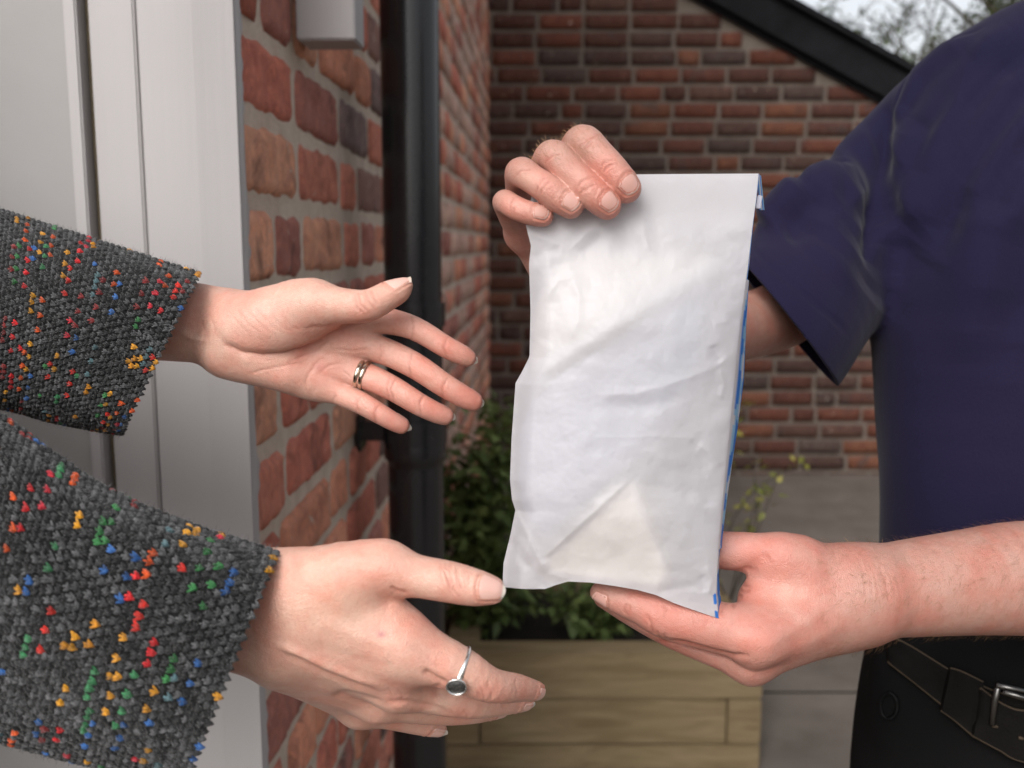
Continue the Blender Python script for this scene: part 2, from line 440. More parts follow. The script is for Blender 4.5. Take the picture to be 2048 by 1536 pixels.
def brick_lib(L, H, count, nx, nz, seed, rough):
    out = []
    for q in range(count):
        V, F = brick_mesh(L, H, seed + q, nx, nz, rough, soft=1.0 if nz > 4 else .35); me = bpy.data.meshes.new('brick'); me.from_pydata(V, [], F); me.update()
        me.materials.append(M_BRICK); me.polygons.foreach_set('use_smooth', np.ones(len(me.polygons), dtype=bool))
        out.append((me, V, F))
    return out
HB = COURSE - 0.0155
LIB_near = {n: brick_lib(L, HB, 5, nx, 9, 11 + nx, .0020) for n, L, nx in (('s', .210, 22), ('h', .104, 12))}
LIB_mid = {n: brick_lib(L, HB, 5, nx, 2, 51 + nx, .0014) for n, L, nx in (('s', .210, 6), ('h', .104, 3))}
def covered(px, py):
    if px < 478 or px > 2040 or py < -30 or py > 1560: return True
    if 1075 < px < 1425 and 420 < py < 1140: return True
    if px > 1800 and py > 230: return True
    if 792 < px < 868: return True
    if px > 1560 and py < (px - 1544) * .59 - 20: return True
    return False
def brick_wall(parent, O, ux, un, length, z0, z1, rows_fn, palette, seed, clip=None, zphase=0.0, jointw=0.014, pstr=.66):
    "bricks laid along -ux from O; returns nothing. The biggest visible ones are objects, the rest one part"
    rng = random.Random(seed); R = Matrix((( -ux[0], un[0], 0), (-ux[1], un[1], 0), (0, 0, 1)))   # columns along, out, up
    items = []; row = int(math.floor((z0 - zphase) / COURSE))
    while zphase + row * COURSE < z1:
        zc = zphase + (row + .5) * COURSE; a = rows_fn(row, rng)
        seq = 0
        while a < length:
            kind = 's' if rng.random() < pstr else 'h'
            L = (0.206 if kind == 's' else 0.102) * rng.uniform(0.95, 1.05)
            if a < 0: L2 = L
            c = a + L / 2; p = np.array((O[0] + ux[0]*c, O[1] + ux[1]*c, zc + rng.uniform(-.0015, .0015)))
            lo = max(a, 0.0); hi = min(a + L, length)
            if hi - lo > 0.045 and (clip is None or clip(p)):
                c = (lo + hi) / 2; p[0], p[1] = O[0] + ux[0]*c, O[1] + ux[1]*c
                px, py, d = project(p); e0 = project(np.array((O[0]+ux[0]*lo, O[1]+ux[1]*lo, zc)))[0]; e1 = project(np.array((O[0]+ux[0]*hi, O[1]+ux[1]*hi, zc)))[0]
                w = abs(e1 - e0); hpx = FPX * HB / d
                vis = 0 if covered(px, py) else w * hpx
                items.append((vis, kind, hi - lo, p, palette(row, seq, rng, c), w, d, rng.random(), rng.uniform(-.0015, .003)))
            a += L + jointw * rng.uniform(.8, 1.25); seq += 1
        row += 1
    items.sort(key=lambda t: -t[0]); SV = []; SF = []; SC = []
    for n, (vis, kind, L, p, c, w, d, rr, dy) in enumerate(items):
        near = d < 1.75 and vis > 0
        lib = (LIB_near if near else LIB_mid)[kind]; me, V, F = lib[int(rr * len(lib))]
        L0 = (0.210 if kind == 's' else 0.104); flip = -1 if rr * 10 % 1 > .5 else 1
        pos = Vector(p) + Vector((un[0], un[1], 0)) * dy
        if n < 290 and vis > 0:
            o = bpy.data.objects.new('brick', me); col.objects.link(o)
            M = Matrix.Translation(pos) @ R.to_4x4() @ Matrix.Diagonal((L / L0, 1, 1, 1))
            if flip < 0: M = M @ Matrix.Diagonal((-1, 1, 1, 1)) @ Matrix.Identity(4)
            if flip < 0: M = Matrix.Translation(pos) @ R.to_4x4() @ Matrix.Diagonal((L / L0, 1, 1, 1))
            o.parent = parent; o.matrix_parent_inverse = parent_inv(parent); o.matrix_basis = M
            o.color = tuple(c) + (1,)
        else:
            k = len(SV); A = np.array(V); A[:, 0] *= L / L0
            A = A @ np.array(R.to_3x3()).T + np.array(pos); SV += A.tolist(); SF += [tuple(i + k for i in f) for f in F]; SC += [c] * len(A)
    me = bpy.data.meshes.new('brick'); me.from_pydata(SV, [], SF); me.update()
    C = np.ones((len(SV), 4), np.float32); C[:, :3] = np.array(SC); at_ = me.color_attributes.new('Col', 'FLOAT_COLOR', 'POINT'); at_.data.foreach_set('color', C.ravel())
    o = obj('bricks_out_of_sight', me, M_BRICKS, parent, True); o.name = 'brick_courses'; tag(o, kind='stuff')
def parent_inv(parent):
    m = Matrix.Identity(4); p = parent; mats = []
    while p is not None:
        mats.append(p.matrix_parent_inverse @ p.matrix_basis if p.parent else p.matrix_basis.copy()); p = p.parent
    for k in reversed(mats): m = m @ k
    return m.inverted()

# the house wall that runs away from the door on the left
O1 = np.array((-0.246, 0.90)); U1 = np.array((0.0349, 1.0)); U1 /= np.linalg.norm(U1); N1 = np.array((U1[1], -U1[0]))
def wall_pt(s, out, z): q = O1 + U1 * s + N1 * out; return (q[0], q[1], z)
LEN1 = 3.96
house = empty('house_wall', wall_pt(2, -.1, 0), 'old red and orange brick house wall running back behind the downpipe', 'wall')
core = MB()
def slab(mb, s0, s1, o0, o1, z0, z1):
    mb.add([wall_pt(s0, o0, z0), wall_pt(s1, o0, z0), wall_pt(s1, o1, z0), wall_pt(s0, o1, z0), wall_pt(s0, o0, z1), wall_pt(s1, o0, z1), wall_pt(s1, o1, z1), wall_pt(s0, o1, z1)],
           [(0,1,2,3),(7,6,5,4),(0,4,5,1),(1,5,6,2),(2,6,7,3),(3,7,4,0)])
slab(core, 0, LEN1, -.22, -.0050, -0.1, 5.2)
mo = core.build('mortar', M_MORTAR, house)
z_line = at(492, 400, .90)[2]
def pal1(row, seq, rng, s):
    R = [(0.44, 0.160, 0.115), (0.48, 0.190, 0.135), (0.55, 0.250, 0.165), (0.58, 0.300, 0.200), (0.36, 0.155, 0.125), (0.18, 0.130, 0.122), (0.26, 0.155, 0.132)]
    if s < 0.55: c = rng.choice(R[:4] + R[1:5] + R[5:6])
    elif s < 1.3: c = rng.choice(R[4:] + R[:3])
    else: c = rng.choice(R[:5] + [(0.46, 0.31, 0.25)] * 4)
    f = rng.uniform(1.12, 1.48); return tuple(q * f for q in c)
starts = {}
def rows1(row, rng):
    return -rng.choice((0.0, 0.0, 0.0, 0.02, 0.10))
def clip1(p): return True
brick_wall(house, O1, U1, N1, LEN1, 0.0, 3.2, rows1, pal1, 5, zphase=z_line, pstr=.5, jointw=.021)

# the gabled outbuilding across the yard
YW = 4.80
XC = at(982, 500, YW)[0]
out = empty('outbuilding', (1.4, YW, ground_z(YW)), 'dark red brick gabled outbuilding with a black bargeboard across the yard', 'outbuilding')
g0 = at(1440, 12, YW - .05); g1 = at(1760, 190, YW - .05); slope = (g1[2] - g0[2]) / (g1[0] - g0[0])
def verge(x): return g0[2] + slope * (x - g0[0])
XR = 3.6; xa = XC - .3
zA, zB = verge(xa) + .02, verge(XR) + .02
wm = MB(); V = [(xa, YW + .008, -.1), (XR, YW + .008, -.1), (XR, YW + .008, zB), (xa, YW + .008, zA)]; V += [(x, y + .25, z) for x, y, z in V]
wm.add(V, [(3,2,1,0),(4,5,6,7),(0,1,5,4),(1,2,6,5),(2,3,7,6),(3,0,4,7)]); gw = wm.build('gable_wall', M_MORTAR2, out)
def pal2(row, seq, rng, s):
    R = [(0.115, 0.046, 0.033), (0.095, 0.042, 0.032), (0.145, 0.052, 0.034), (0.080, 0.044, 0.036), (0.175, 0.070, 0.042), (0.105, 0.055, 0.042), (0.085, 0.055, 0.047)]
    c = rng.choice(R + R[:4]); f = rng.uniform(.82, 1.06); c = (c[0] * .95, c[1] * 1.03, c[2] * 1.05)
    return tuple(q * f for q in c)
def clip2(p): return p[2] + HB / 2 < verge(p[0] + .08) + .03
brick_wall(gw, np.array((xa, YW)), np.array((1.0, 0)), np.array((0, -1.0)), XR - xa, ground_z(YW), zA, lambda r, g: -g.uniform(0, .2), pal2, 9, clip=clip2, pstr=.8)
def sloped(mb, x0, x1, zoff0, zoff1, y0, y1):
    V = [(x0, y0, verge(x0)+zoff0), (x1, y0, verge(x1)+zoff0), (x1, y1, verge(x1)+zoff0), (x0, y1, verge(x0)+zoff0), (x0, y0, verge(x0)+zoff1), (x1, y0, verge(x1)+zoff1), (x1, y1, verge(x1)+zoff1), (x0, y1, verge(x0)+zoff1)]
    mb.add(V, [(0,3,2,1),(4,5,6,7),(0,1,5,4),(1,2,6,5),(2,3,7,6),(3,0,4,7)])
xs0 = xa
b = MB(); sloped(b, xs0, XR + .2, .0, .17, YW - .055, YW - .020); b.build('bargeboard', M_SLATE, out, bevel=.004)
b = MB(); sloped(b, xs0, XR + .25, .172, .205, YW - .09, YW + 2.2); b.build('roof', M_SLATE, out)
b = MB(); sloped(b, xs0, XR + .2, -.025, .06, YW - .018, YW + .0); b.build('fascia_batten', M_SLATE, out)

# ------------------------------------------------------------------ door, frame and painted bracket on the left
YD = 0.88
def xq(px, Y=YD): return at(px, 768, Y)[0]
ZT = 2.12
def profile(name, pts, mat, parent, z0=0.02, z1=ZT, bevel=.0015):
    "extrude a closed outline in plan"
    mb = MB(); n = len(pts); V = [(x, y, z0) for x, y in pts] + [(x, y, z1) for x, y in pts]
    mb.add(V, [tuple(range(n-1, -1, -1)), tuple(range(n, 2*n))] + [(i, (i+1) % n, n+(i+1) % n, n+i) for i in range(n)])
    o = mb.build(name, mat, parent, bevel=bevel); smooth_by_angle(o, 35); return o
frame = empty('door_frame', (xq(400), YD + .05, 0), 'white painted timber door frame beside the brick wall', 'door frame')
xo = -0.2430
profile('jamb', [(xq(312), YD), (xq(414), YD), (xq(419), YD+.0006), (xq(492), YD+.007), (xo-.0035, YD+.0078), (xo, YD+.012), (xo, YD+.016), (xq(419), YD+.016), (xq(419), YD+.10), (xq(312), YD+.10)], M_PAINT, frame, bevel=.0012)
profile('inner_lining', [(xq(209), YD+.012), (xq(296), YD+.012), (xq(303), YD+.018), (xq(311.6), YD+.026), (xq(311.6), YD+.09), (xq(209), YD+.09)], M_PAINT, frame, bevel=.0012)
profile('weather_seal', [(xq(194), YD+.022), (xq(208.6), YD+.022), (xq(208.6), YD+.06), (xq(194), YD+.06)], M_GAP, frame, bevel=.001)
door = empty('door', (xq(100), YD + .04, 0), 'open pale grey painted door with a white edge, at the left', 'door')
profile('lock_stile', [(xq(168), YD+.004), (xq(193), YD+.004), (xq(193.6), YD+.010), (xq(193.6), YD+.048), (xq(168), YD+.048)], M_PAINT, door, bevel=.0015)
profile('panel', [(-1.32, YD+.010), (xq(167.6), YD+.010), (xq(167.6), YD+.046), (-1.32, YD+.046)], M_DOOR, door, bevel=.001)
# ragged paint edge where the lining meets the brick
pe = MB(); rng = random.Random(3); zz = 0.6; V = []; 
n = 260
for i in range(n):
    z = 0.7 + i * 0.9 / n; w = .004 + .0045 * mnoise.noise(Vector((z * 60, 1, 2))) + .004 * mnoise.noise(Vector((z * 17, 5, 2)))
    V += [(xo - .001, YD + .0125, z), (xo + .0015 + max(.0005, w) * .35, YD + .013 + max(.001, w) * 1.4, z), (xo - .001, YD + .0325, z)]
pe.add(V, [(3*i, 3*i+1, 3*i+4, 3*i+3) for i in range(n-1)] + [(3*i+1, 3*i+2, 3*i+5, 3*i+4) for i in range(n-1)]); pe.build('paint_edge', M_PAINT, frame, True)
# white timber bracket on the wall, above
bx0 = wall_pt(.19, .0, 0); zb = at(660, 78, 1.10)[2]
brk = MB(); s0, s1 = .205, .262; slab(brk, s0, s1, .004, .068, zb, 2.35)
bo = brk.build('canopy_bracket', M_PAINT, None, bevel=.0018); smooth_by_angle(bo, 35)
tag(bo, 'white painted timber bracket end fixed high on the brick wall', 'bracket')

# ------------------------------------------------------------------ downpipe
pc = at(829, 768, 1.42); pr = 0.0415
pipe = empty('downpipe', (pc[0], pc[1], 0), 'black round downpipe clipped to the brick wall', 'downpipe')
zc1 = at(829, 604, 1.42)[2]; zc2 = at(829, 650, 1.42)[2]; zb1 = at(829, 845, 1.38)[2]; zb2 = at(829, 896, 1.38)[2]; zb3 = at(829, 925, 1.38)[2]
def lathe(name, prof, mat, parent, n=40):
    V = []; m = len(prof)
    for k in range(n):
        a = 2 * math.pi * k / n
        V += [(pc[0] + r * math.cos(a), pc[1] + r * math.sin(a), z) for r, z in prof]
    o = obj(name, mesh_np(name, np.array(V), tri_grid(n, m, True)), mat, parent); smooth_by_angle(o, 35); return o
lathe('pipe_length', [(pr, 5.0), (pr, zc1 - .004)], M_PIPE, pipe)
lathe('socket', [(pr, zc1), (pr+.0045, zc1-.001), (pr+.0050, zc1-.02), (pr+.0045, zc2), (pr+.001, zc2-.004), (pr-.001, zb1)], M_PIPE, pipe)
lathe('pipe_length', [(pr-.0005, zc2-.002), (pr-.0005, zb1+.01)], M_PIPE, pipe)
lathe('socket', [(pr, zb2+.02), (pr+.0045, zb2-.001), (pr+.0050, zb2-.02), (pr+.0045, zb3), (pr+.001, zb3-.004), (pr-.002, zb3-.02)], M_PIPE, pipe)
lathe('pipe_length', [(pr-.0004, zb3-.002), (pr-.0004, 0.02)], M_PIPE, pipe)
cl = lathe('clip_band', [(pr, zb1), (pr+.006, zb1-.0005), (pr+.006, zb2+.0005), (pr, zb2)], M_PIPE, pipe)
arm = MB(); q = (pc[:2] - O1); sp = float(q @ U1); of = float(q @ N1)
slab(arm, sp - .012, sp + .012, .001, of - pr - .002, zb2 + .004, zb1 - .004); slab(arm, sp - .02, sp + .03, .0005, .006, zb2 - .012, zb1 + .006)
arm.build('clip_arm', M_PIPE, cl, bevel=.0015)
# ------------------------------------------------------------------ planter of stacked timbers
YP = 2.32
px0, px1 = at(890, 1400, YP)[0], at(1524, 1400, YP)[0]
zt = at(1300, 1308, YP)[2]; RH = 0.120; T = 0.085; DP = 0.62
planter = empty('planter', ((px0+px1)/2, YP + DP/2, ground_z(YP)), 'low planter of stacked pale timber sleepers by the downpipe', 'planter')
def beam(lo, hi):
    c = [(a+b)/2 for a, b in zip(lo, hi)]; b = MB().box([a-k for a, k in zip(lo, c)], [a-k for a, k in zip(hi, c)])
    o = b.build('timber', M_TIMBER, None, bevel=.004); o.location = c; o.parent = planter; o.matrix_parent_inverse = parent_inv(planter); return o
zg = ground_z(YP)
for r in range(3):
    z1 = zt - r * (RH + .003); z0 = max(z1 - RH, zg + .001); e = .0015 * (r % 2)
    if r % 2 == 0:
        for y in (YP, YP + DP - T): beam((px0, y + e, z0), (px1, y + T + e, z1))
        for x in (px0, px1 - T): beam((x, YP + T + .003, z0), (x + T, YP + DP - T - .003, z1))
    else:
        for y in (YP, YP + DP - T): beam((px0 + T + .003, y + .004, z0), (px1 - T - .003, y + T + .004, z1))
        for x in (px0, px1 - T): beam((x, YP, z0), (x + T, YP + DP, z1))
sm = MB(); nx = 16; X = np.linspace(px0 + T - .004, px1 - T + .004, nx); Yy = np.linspace(YP + T - .004, YP + DP - T + .004, nx); V = []
for x in X:
    for y in Yy: V.append((x, y, zt - .05 + .03 * mnoise.noise(Vector((x * 9, y * 9, 0)))))
so = obj('soil', mesh_np('soil', np.array(V), tri_grid(nx, nx)), M_SOIL, planter, True); tag(so, kind='stuff')

# ------------------------------------------------------------------ plants
def leaf_geom(p, d, up, L, W, rng):
    d = d / (np.linalg.norm(d) + 1e-9); s = np.cross(d, up); s = s / (np.linalg.norm(s) + 1e-9); n = np.cross(s, d)
    return [p, p + d*L*.35 + s*W*.5 + n*L*.06, p + d*L + n*L*-.08, p + d*L*.35 - s*W*.5 + n*L*.06, p + d*L*.45 - n*L*.03]
LF = [(0,1,4),(1,2,4),(2,3,4),(3,0,4)]
def plant(name, label, cat, base, stems, rng, leafmat, lsize=(.03,.055), group=None, density=34, stemr=.004, spread=.9):
    root = empty(name, base, label, cat, group); sv = MB(); LV = []; LFc = []; LC = []
    for (top, bend) in stems:
        a = np.array(base) + np.array((rng.uniform(-.05,.05), rng.uniform(-.04,.04), 0)); b = np.array(top)
        pts = [a + (b - a) * t + np.array(bend) * math.sin(t * math.pi) for t in np.linspace(0, 1, 8)]
        sv.tube(pts, [stemr * (1 - .7 * k / 7) for k in range(8)], 5)
        L = np.linalg.norm(b - a); nl = int(density * L / .3)
        for k in range(nl):
            t = rng.uniform(.12, 1.0) ** .8; i = min(6, int(t * 7)); f = t * 7 - i; p = pts[i] * (1 - f) + pts[i+1] * f
            tw = np.array((rng.gauss(0, 1), rng.gauss(0, 1), rng.gauss(0.2, .6))); tw = tw / np.linalg.norm(tw)
            p2 = p + tw * rng.uniform(0, .05) * spread
            k0 = len(LV); LV += leaf_geom(p2, tw + np.array((0, 0, rng.uniform(-.5, .5))), np.array((rng.gauss(0,.5), rng.gauss(0,.5), 1.0)), rng.uniform(*lsize), rng.uniform(*lsize) * .55, rng)
            LFc += [tuple(i2 + k0 for i2 in f2) for f2 in LF]; LC += [[rng.random() ** 1.6] * 3] * 5
    sv.build('stem', M_BARK, root, True)
    tag(obj('foliage', mesh_np('foliage', np.array(LV), np.array(LFc), np.array(LC)), leafmat, root), kind='stuff')
    return root
rng = random.Random(21); zs = zt - .04
def ptop(px, py, Y): return at(px, py, Y)
plant('shrub', 'dark green leafy shrub in the planter between downpipe and bag', 'shrub', (at(985, 1250, YP+.25)[0], YP+.25, zs),
      [(ptop(x, y, YP + .25 + dy), (rng.uniform(-.05,.05), rng.uniform(-.04,.04), 0)) for x, y, dy in ((905,900,0),(925,960,-.05),(950,860,.05),(975,930,-.08),(1000,800,.05),(1015,870,-.03),(935,1040,-.1),(985,1010,-.1),(1030,950,.0),(900,1000,0),(1045,830,.1),(960,1100,-.12),(915,1130,-.1),(1060,1000,0))],
      rng, M_LEAF, (.034,.06), density=95, spread=1.3)
plant('shrub', 'low dark green plant in the planter under the bag', 'shrub', (at(1200, 1260, YP+.2)[0], YP+.2, zs),
      [(ptop(x, y, YP + .2 + dy), (rng.uniform(-.04,.04), 0, 0)) for x, y, dy in ((1110,1190,0),(1150,1150,0),(1180,1200,-.08),(1220,1170,0),(1260,1190,-.05),(1300,1160,0),(1200,1120,.1),(1130,1230,-.08),(1080,1200,0))],
      rng, M_LEAF, (.026,.048), density=110, spread=.9)
plant('shrub', 'thin yellow green sprigs beside the right edge of the bag', 'shrub', (at(1440, 1260, YP+.42)[0], YP+.42, zs),
      [(ptop(x, y, YP + .42 + dy), b) for x, y, dy, b in ((1500,905,0,(.05,0,0)),(1560,935,.05,(.02,0,.05)),(1612,925,.05,(-.06,0,.08)),(1492,795,.0,(-.1,0,0)),(1465,900,-.05,(-.1,0,0)),(1530,970,0,(0,0,.05)))],
      rng, M_LEAF2, (.022,.04), density=13, stemr=.0028, spread=.5)

def tree(name, label, base, height, rng, spread, leafmat, leafn, lsize, lean=(0, 0), levels=4, r0=.10):
    root = empty(name, base, label, 'tree'); tb = MB(); ends = []
    def grow(p, d, L, r, lv):
        n = 5; pts = [p]; dd = d
        for i in range(n):
            dd = dd + np.array((rng.gauss(0,.13), rng.gauss(0,.13), rng.gauss(.03,.1))); dd = dd / np.linalg.norm(dd); pts.append(pts[-1] + dd * L / n)
        rr = [max(.004, r * (1 - .5 * i / n)) for i in range(n + 1)]; tb.tube(pts, rr, 6 if lv > 1 else 8, caps=False)
        if lv >= levels: ends.append(pts); return
        for k in range(4 if lv else 7):
            t = rng.uniform(.35, 1.0); i = min(n - 1, int(t * n)); q = pts[i] + (pts[i+1] - pts[i]) * (t * n - i)
            a = rng.uniform(0, 2 * math.pi); nd = dd * rng.uniform(.3, .8) + spread * np.array((math.cos(a), math.sin(a), rng.uniform(-.15, .6)))
            grow(q, nd / np.linalg.norm(nd), L * rng.uniform(.45, .68), rr[i] * .55, lv + 1)
    grow(np.array(base, float), np.array((lean[0], lean[1], 1.0)), height * .55, r0, 0)
    tb.build('trunk', M_BARK, root, True)
    LV = []; Lf = []; LC = []
    for k in range(leafn):
        pts = ends[rng.randrange(len(ends))]; i = rng.randrange(len(pts)); tw = np.array([rng.gauss(0, 1) for _ in range(3)]); tw /= np.linalg.norm(tw)
        k0 = len(LV); LV += leaf_geom(pts[i] + tw * rng.uniform(0, .12), tw, np.array((0, 0, 1.0)) + .5 * tw[::-1], rng.uniform(*lsize), rng.uniform(*lsize) * .6, rng)
        Lf += [tuple(a + k0 for a in f) for f in LF]; LC += [[rng.random()] * 3] * 5
    tag(obj('crown', mesh_np('crown', np.array(LV), np.array(Lf), np.array(LC)), leafmat, root), kind='stuff')
rng = random.Random(8)
tree('tree', 'nearly bare tree with fine branches behind the black gable edge', (3.6, 10.0, 0), 6.5, rng, 1.0, M_LEAF3, 450, (.05,.09))
rng = random.Random(14)
tree('tree', 'leafy green tree behind the shoulder at the top right', (6.6, 13.0, 0), 7.0, rng, 1.0, M_LEAF3, 9000, (.08,.15), levels=4)
# ------------------------------------------------------------------ skin
def skin_material(name, rough=0.46, red=(0.97, 0.56, 0.50)):
    m = NT(name); c = m.coord(); at_ = m.attr()
    big = m.noise(38, 3, 0.55, c, .4); mott = m.noise(120, 4, 0.65, c); mott2 = m.noise(480, 3, 0.6, c)
    k = m.mix(m.ramp(big, [(0.40, 0.0), (0.70, 0.55)]), at_, m.mix(1.0, at_, red, 'MULTIPLY'))
    k = m.mix(m.ramp(mott, [(0.42, 0.0), (0.72, 0.5)]), k, m.mix(1.0, k, (0.98, 0.74, 0.70), 'MULTIPLY'))
    k = m.mix(m.ramp(mott2, [(0.35, 0.30), (0.6, 0.0)]), k, m.mix(1.0, k, (1.14, 1.12, 1.10), 'MULTIPLY'))
    vor = m.n('TexVoronoi', Scale=900.0, feature='DISTANCE_TO_EDGE'); m.set(vor.inputs['Vector'], c)
    fine = m.math('MULTIPLY', m.ramp(vor.outputs['Distance'], [(0.0, 0.0), (0.25, 1.0)]), 0.5)
    h = m.math('ADD', fine, m.math('ADD', m.math('MULTIPLY', m.noise(330, 4, 0.7, c), 1.8), m.math('MULTIPLY', m.noise(110, 3, 0.6, c), 1.3)))
    m.p(Base_Color=k, Roughness=m.ramp(m.noise(160, 3, 0.6, c), [(0.3, rough - 0.08), (0.7, rough + 0.1)]),
        Normal=m.bump(h, 0.34, 0.0009), Subsurface_Weight=0.13, Subsurface_Radius=(1.0, 0.36, 0.2), Subsurface_Scale=0.0035,
        Specular_IOR_Level=0.5)
    m.b.subsurface_method = 'RANDOM_WALK'
    return m.m
M_SKIN_W = skin_material('skin_fair', 0.40)
M_SKIN_M = skin_material('skin_warm', 0.40)
def nail_material():
    m = NT('fingernail'); c = m.coord()
    m.p(Base_Color=m.attr(), Roughness=0.30, Specular_IOR_Level=0.5, Coat_Weight=0.12, Coat_Roughness=0.25, Subsurface_Weight=0.12,
        Subsurface_Radius=(1.0, 0.4, 0.3), Subsurface_Scale=0.002, Normal=m.bump(m.noise(260, 3, 0.6, c), 0.10, 0.0005))
    return m.m
M_NAIL = nail_material()
def cv(x, y, z):
    v = x * RGT + y * UPV + z * FWD; return v / np.linalg.norm(v)
def PX(chain): return [(P(x, y, d), r * d / FPX) for (x, y, d, r) in chain]

def build_hand(palm, fingers, h=0.0008, kp=0.012, kf=0.009, dents=(), webs=()):
    "palm and finger chains in (px, py, depth, radius px) -> field, array, chains"
    allp = [q for ch in list(palm) + list(fingers) for q in PX(ch)]
    lo = np.min([p - r for p, r in allp], 0) - 0.006; hi = np.max([p + r for p, r in allp], 0) + 0.006
    F = Field(lo, hi, h); A = F.P; G = F.new()
    for ch in palm: F.chain(A, PX(ch), 0.006, kout=kp)
    for ch in webs: F.chain(A, PX(ch), 0.004, kout=0.006)
    for ch in fingers: F.chain(G, PX(ch), 0.0035, kout=0.0007)
    A = smin(A, G, kf)
    for ch, k in dents: F.chain(A, PX(ch), 0.003, kout=k, neg=True)
    return F, A
def march(F, A, c, dirs, rmax=0.022, n=60):
    "distance from points c along dirs to the skin"
    ts = np.linspace(0, rmax, n); out = np.full(len(c), np.nan); prev = F.sample(A, c)
    for i in range(1, n):
        v = F.sample(A, c + dirs * ts[i]); m = np.isnan(out) & (prev < 0) & (v >= 0)
        out[m] = ts[i-1] + (ts[i] - ts[i-1]) * (prev / np.where(prev - v == 0, 1, prev - v))[m]; prev = v
    return out
def nail_data(F, A, dip, tip, dorsal, width, s0, s1, free, bed=(0.60, 0.34, 0.29), edge=(0.74, 0.66, 0.58), lift=0.00025, slope=None):
    "plate that follows the fingertip from s0 to s1 (m along the finger, 0 = tip centre), then a free edge (m)"
    dip = np.asarray(dip); tip = np.asarray(tip); ax = tip - dip; ax = ax / np.linalg.norm(ax)
    dz = dorsal - ax * (dorsal @ ax); dz /= np.linalg.norm(dz); sd = np.cross(ax, dz)
    nu, nv, nf = 19, 20, 6
    r0 = march(F, A, tip[None, :] + ax * min(0, s0 * 0.3), dz[None, :])[0]
    th = math.asin(min(0.94, width / 2 / r0)); us = np.linspace(-1, 1, nu)
    S = np.zeros((nu, nv)); TT = np.zeros((nu, nv)); dirs = np.cos(us * th)[:, None] * dz + np.sin(us * th)[:, None] * sd
    for j in range(nv):
        f = j / (nv - 1)
        TT[:, j] = s0 + (s1 - s0) * f + 0.24 * width * us ** 2 * (1 - f) ** 3 - 0.17 * width * us ** 2 * f ** 3 * (1 if free < 0.0012 else 0.3)
        r = march(F, A, tip + ax * TT[:, j][:, None], dirs, rmax=r0 * 1.3); ok = ~np.isnan(r)
        S[:, j] = np.interp(np.arange(nu), np.where(ok)[0], r[ok]) if ok.any() else S[:, j-1]
    for _ in range(4): S[:, 1:-1] = 0.5 * S[:, 1:-1] + 0.25 * (S[:, 2:] + S[:, :-2])
    tot = nv + (nf if free > 0 else 0); V = np.zeros((nu, tot, 3)); Cc = np.zeros((nu, tot, 3))
    sl = slope if slope is not None else float(np.clip((S[nu//2, -1] - S[nu//2, -4]) / (TT[nu//2, -1] - TT[nu//2, -4] + 1e-9), -0.6, 0.1))
    for j in range(tot):
        f = min(1.0, j / (nv - 1)); edge_u = np.clip((np.abs(us) - 0.88) / 0.12, 0, 1)
        sink = 0.0007 * max(0, 1 - f * 8) + 0.0006 * edge_u * (1 if j < nv else 0.3)
        if j < nv: tt = TT[:, j]; rr = S[:, j] + lift - sink; dd = dirs
        else:
            g = (j - nv + 1) / nf * free; tt = TT[:, -1] + g * (1 - 0.35 * us ** 2); rr = S[:, -1] + lift + g * sl; dd = dirs
        V[:, j] = tip + ax * tt[:, None] + dd * rr[:, None]
        lun = np.clip(1 - f / 0.2, 0, 1) * 0.3
        c = np.array(bed) * (1 - lun) + np.array((0.70, 0.50, 0.44)) * lun
        e = np.clip((j - (nv - 2)) / 2.0, 0, 1) if free > 0 else np.clip((j - (nv - 3)) / 3.0, 0, 1) * 0.45
        Cc[:, j] = c * (1 - e) + np.array(edge) * e
    top = V.reshape(-1, 3); bot = (V - dirs[:, None, :] * 0.0006).reshape(-1, 3)
    Q = tri_grid(nu, tot); m = len(top); rim = []
    for i in range(nu - 1): rim += [(i*tot+tot-1, (i+1)*tot+tot-1, (i+1)*tot+tot-1+m, i*tot+tot-1+m), ((i+1)*tot, i*tot, i*tot+m, (i+1)*tot+m)]
    for j in range(tot - 1): rim += [(j, j+1, j+1+m, j+m), ((nu-1)*tot+j+1, (nu-1)*tot+j, (nu-1)*tot+j+m, (nu-1)*tot+j+1+m)]
    cc = Cc.reshape(-1, 3); k = slice(0, nv)
    border = np.concatenate([V[0, k], V[-1, k], V[:, 0]] + ([V[:, -1]] if free <= 0 else []))
    return np.concatenate([top, bot]), np.concatenate([Q, Q[:, ::-1] + m, np.array(rim)]), np.concatenate([cc, cc]), border
def add_nail(nd, parent):
    return obj('nail', mesh_np('nail', nd[0], nd[1], nd[2]), M_NAIL, parent, smooth=True)

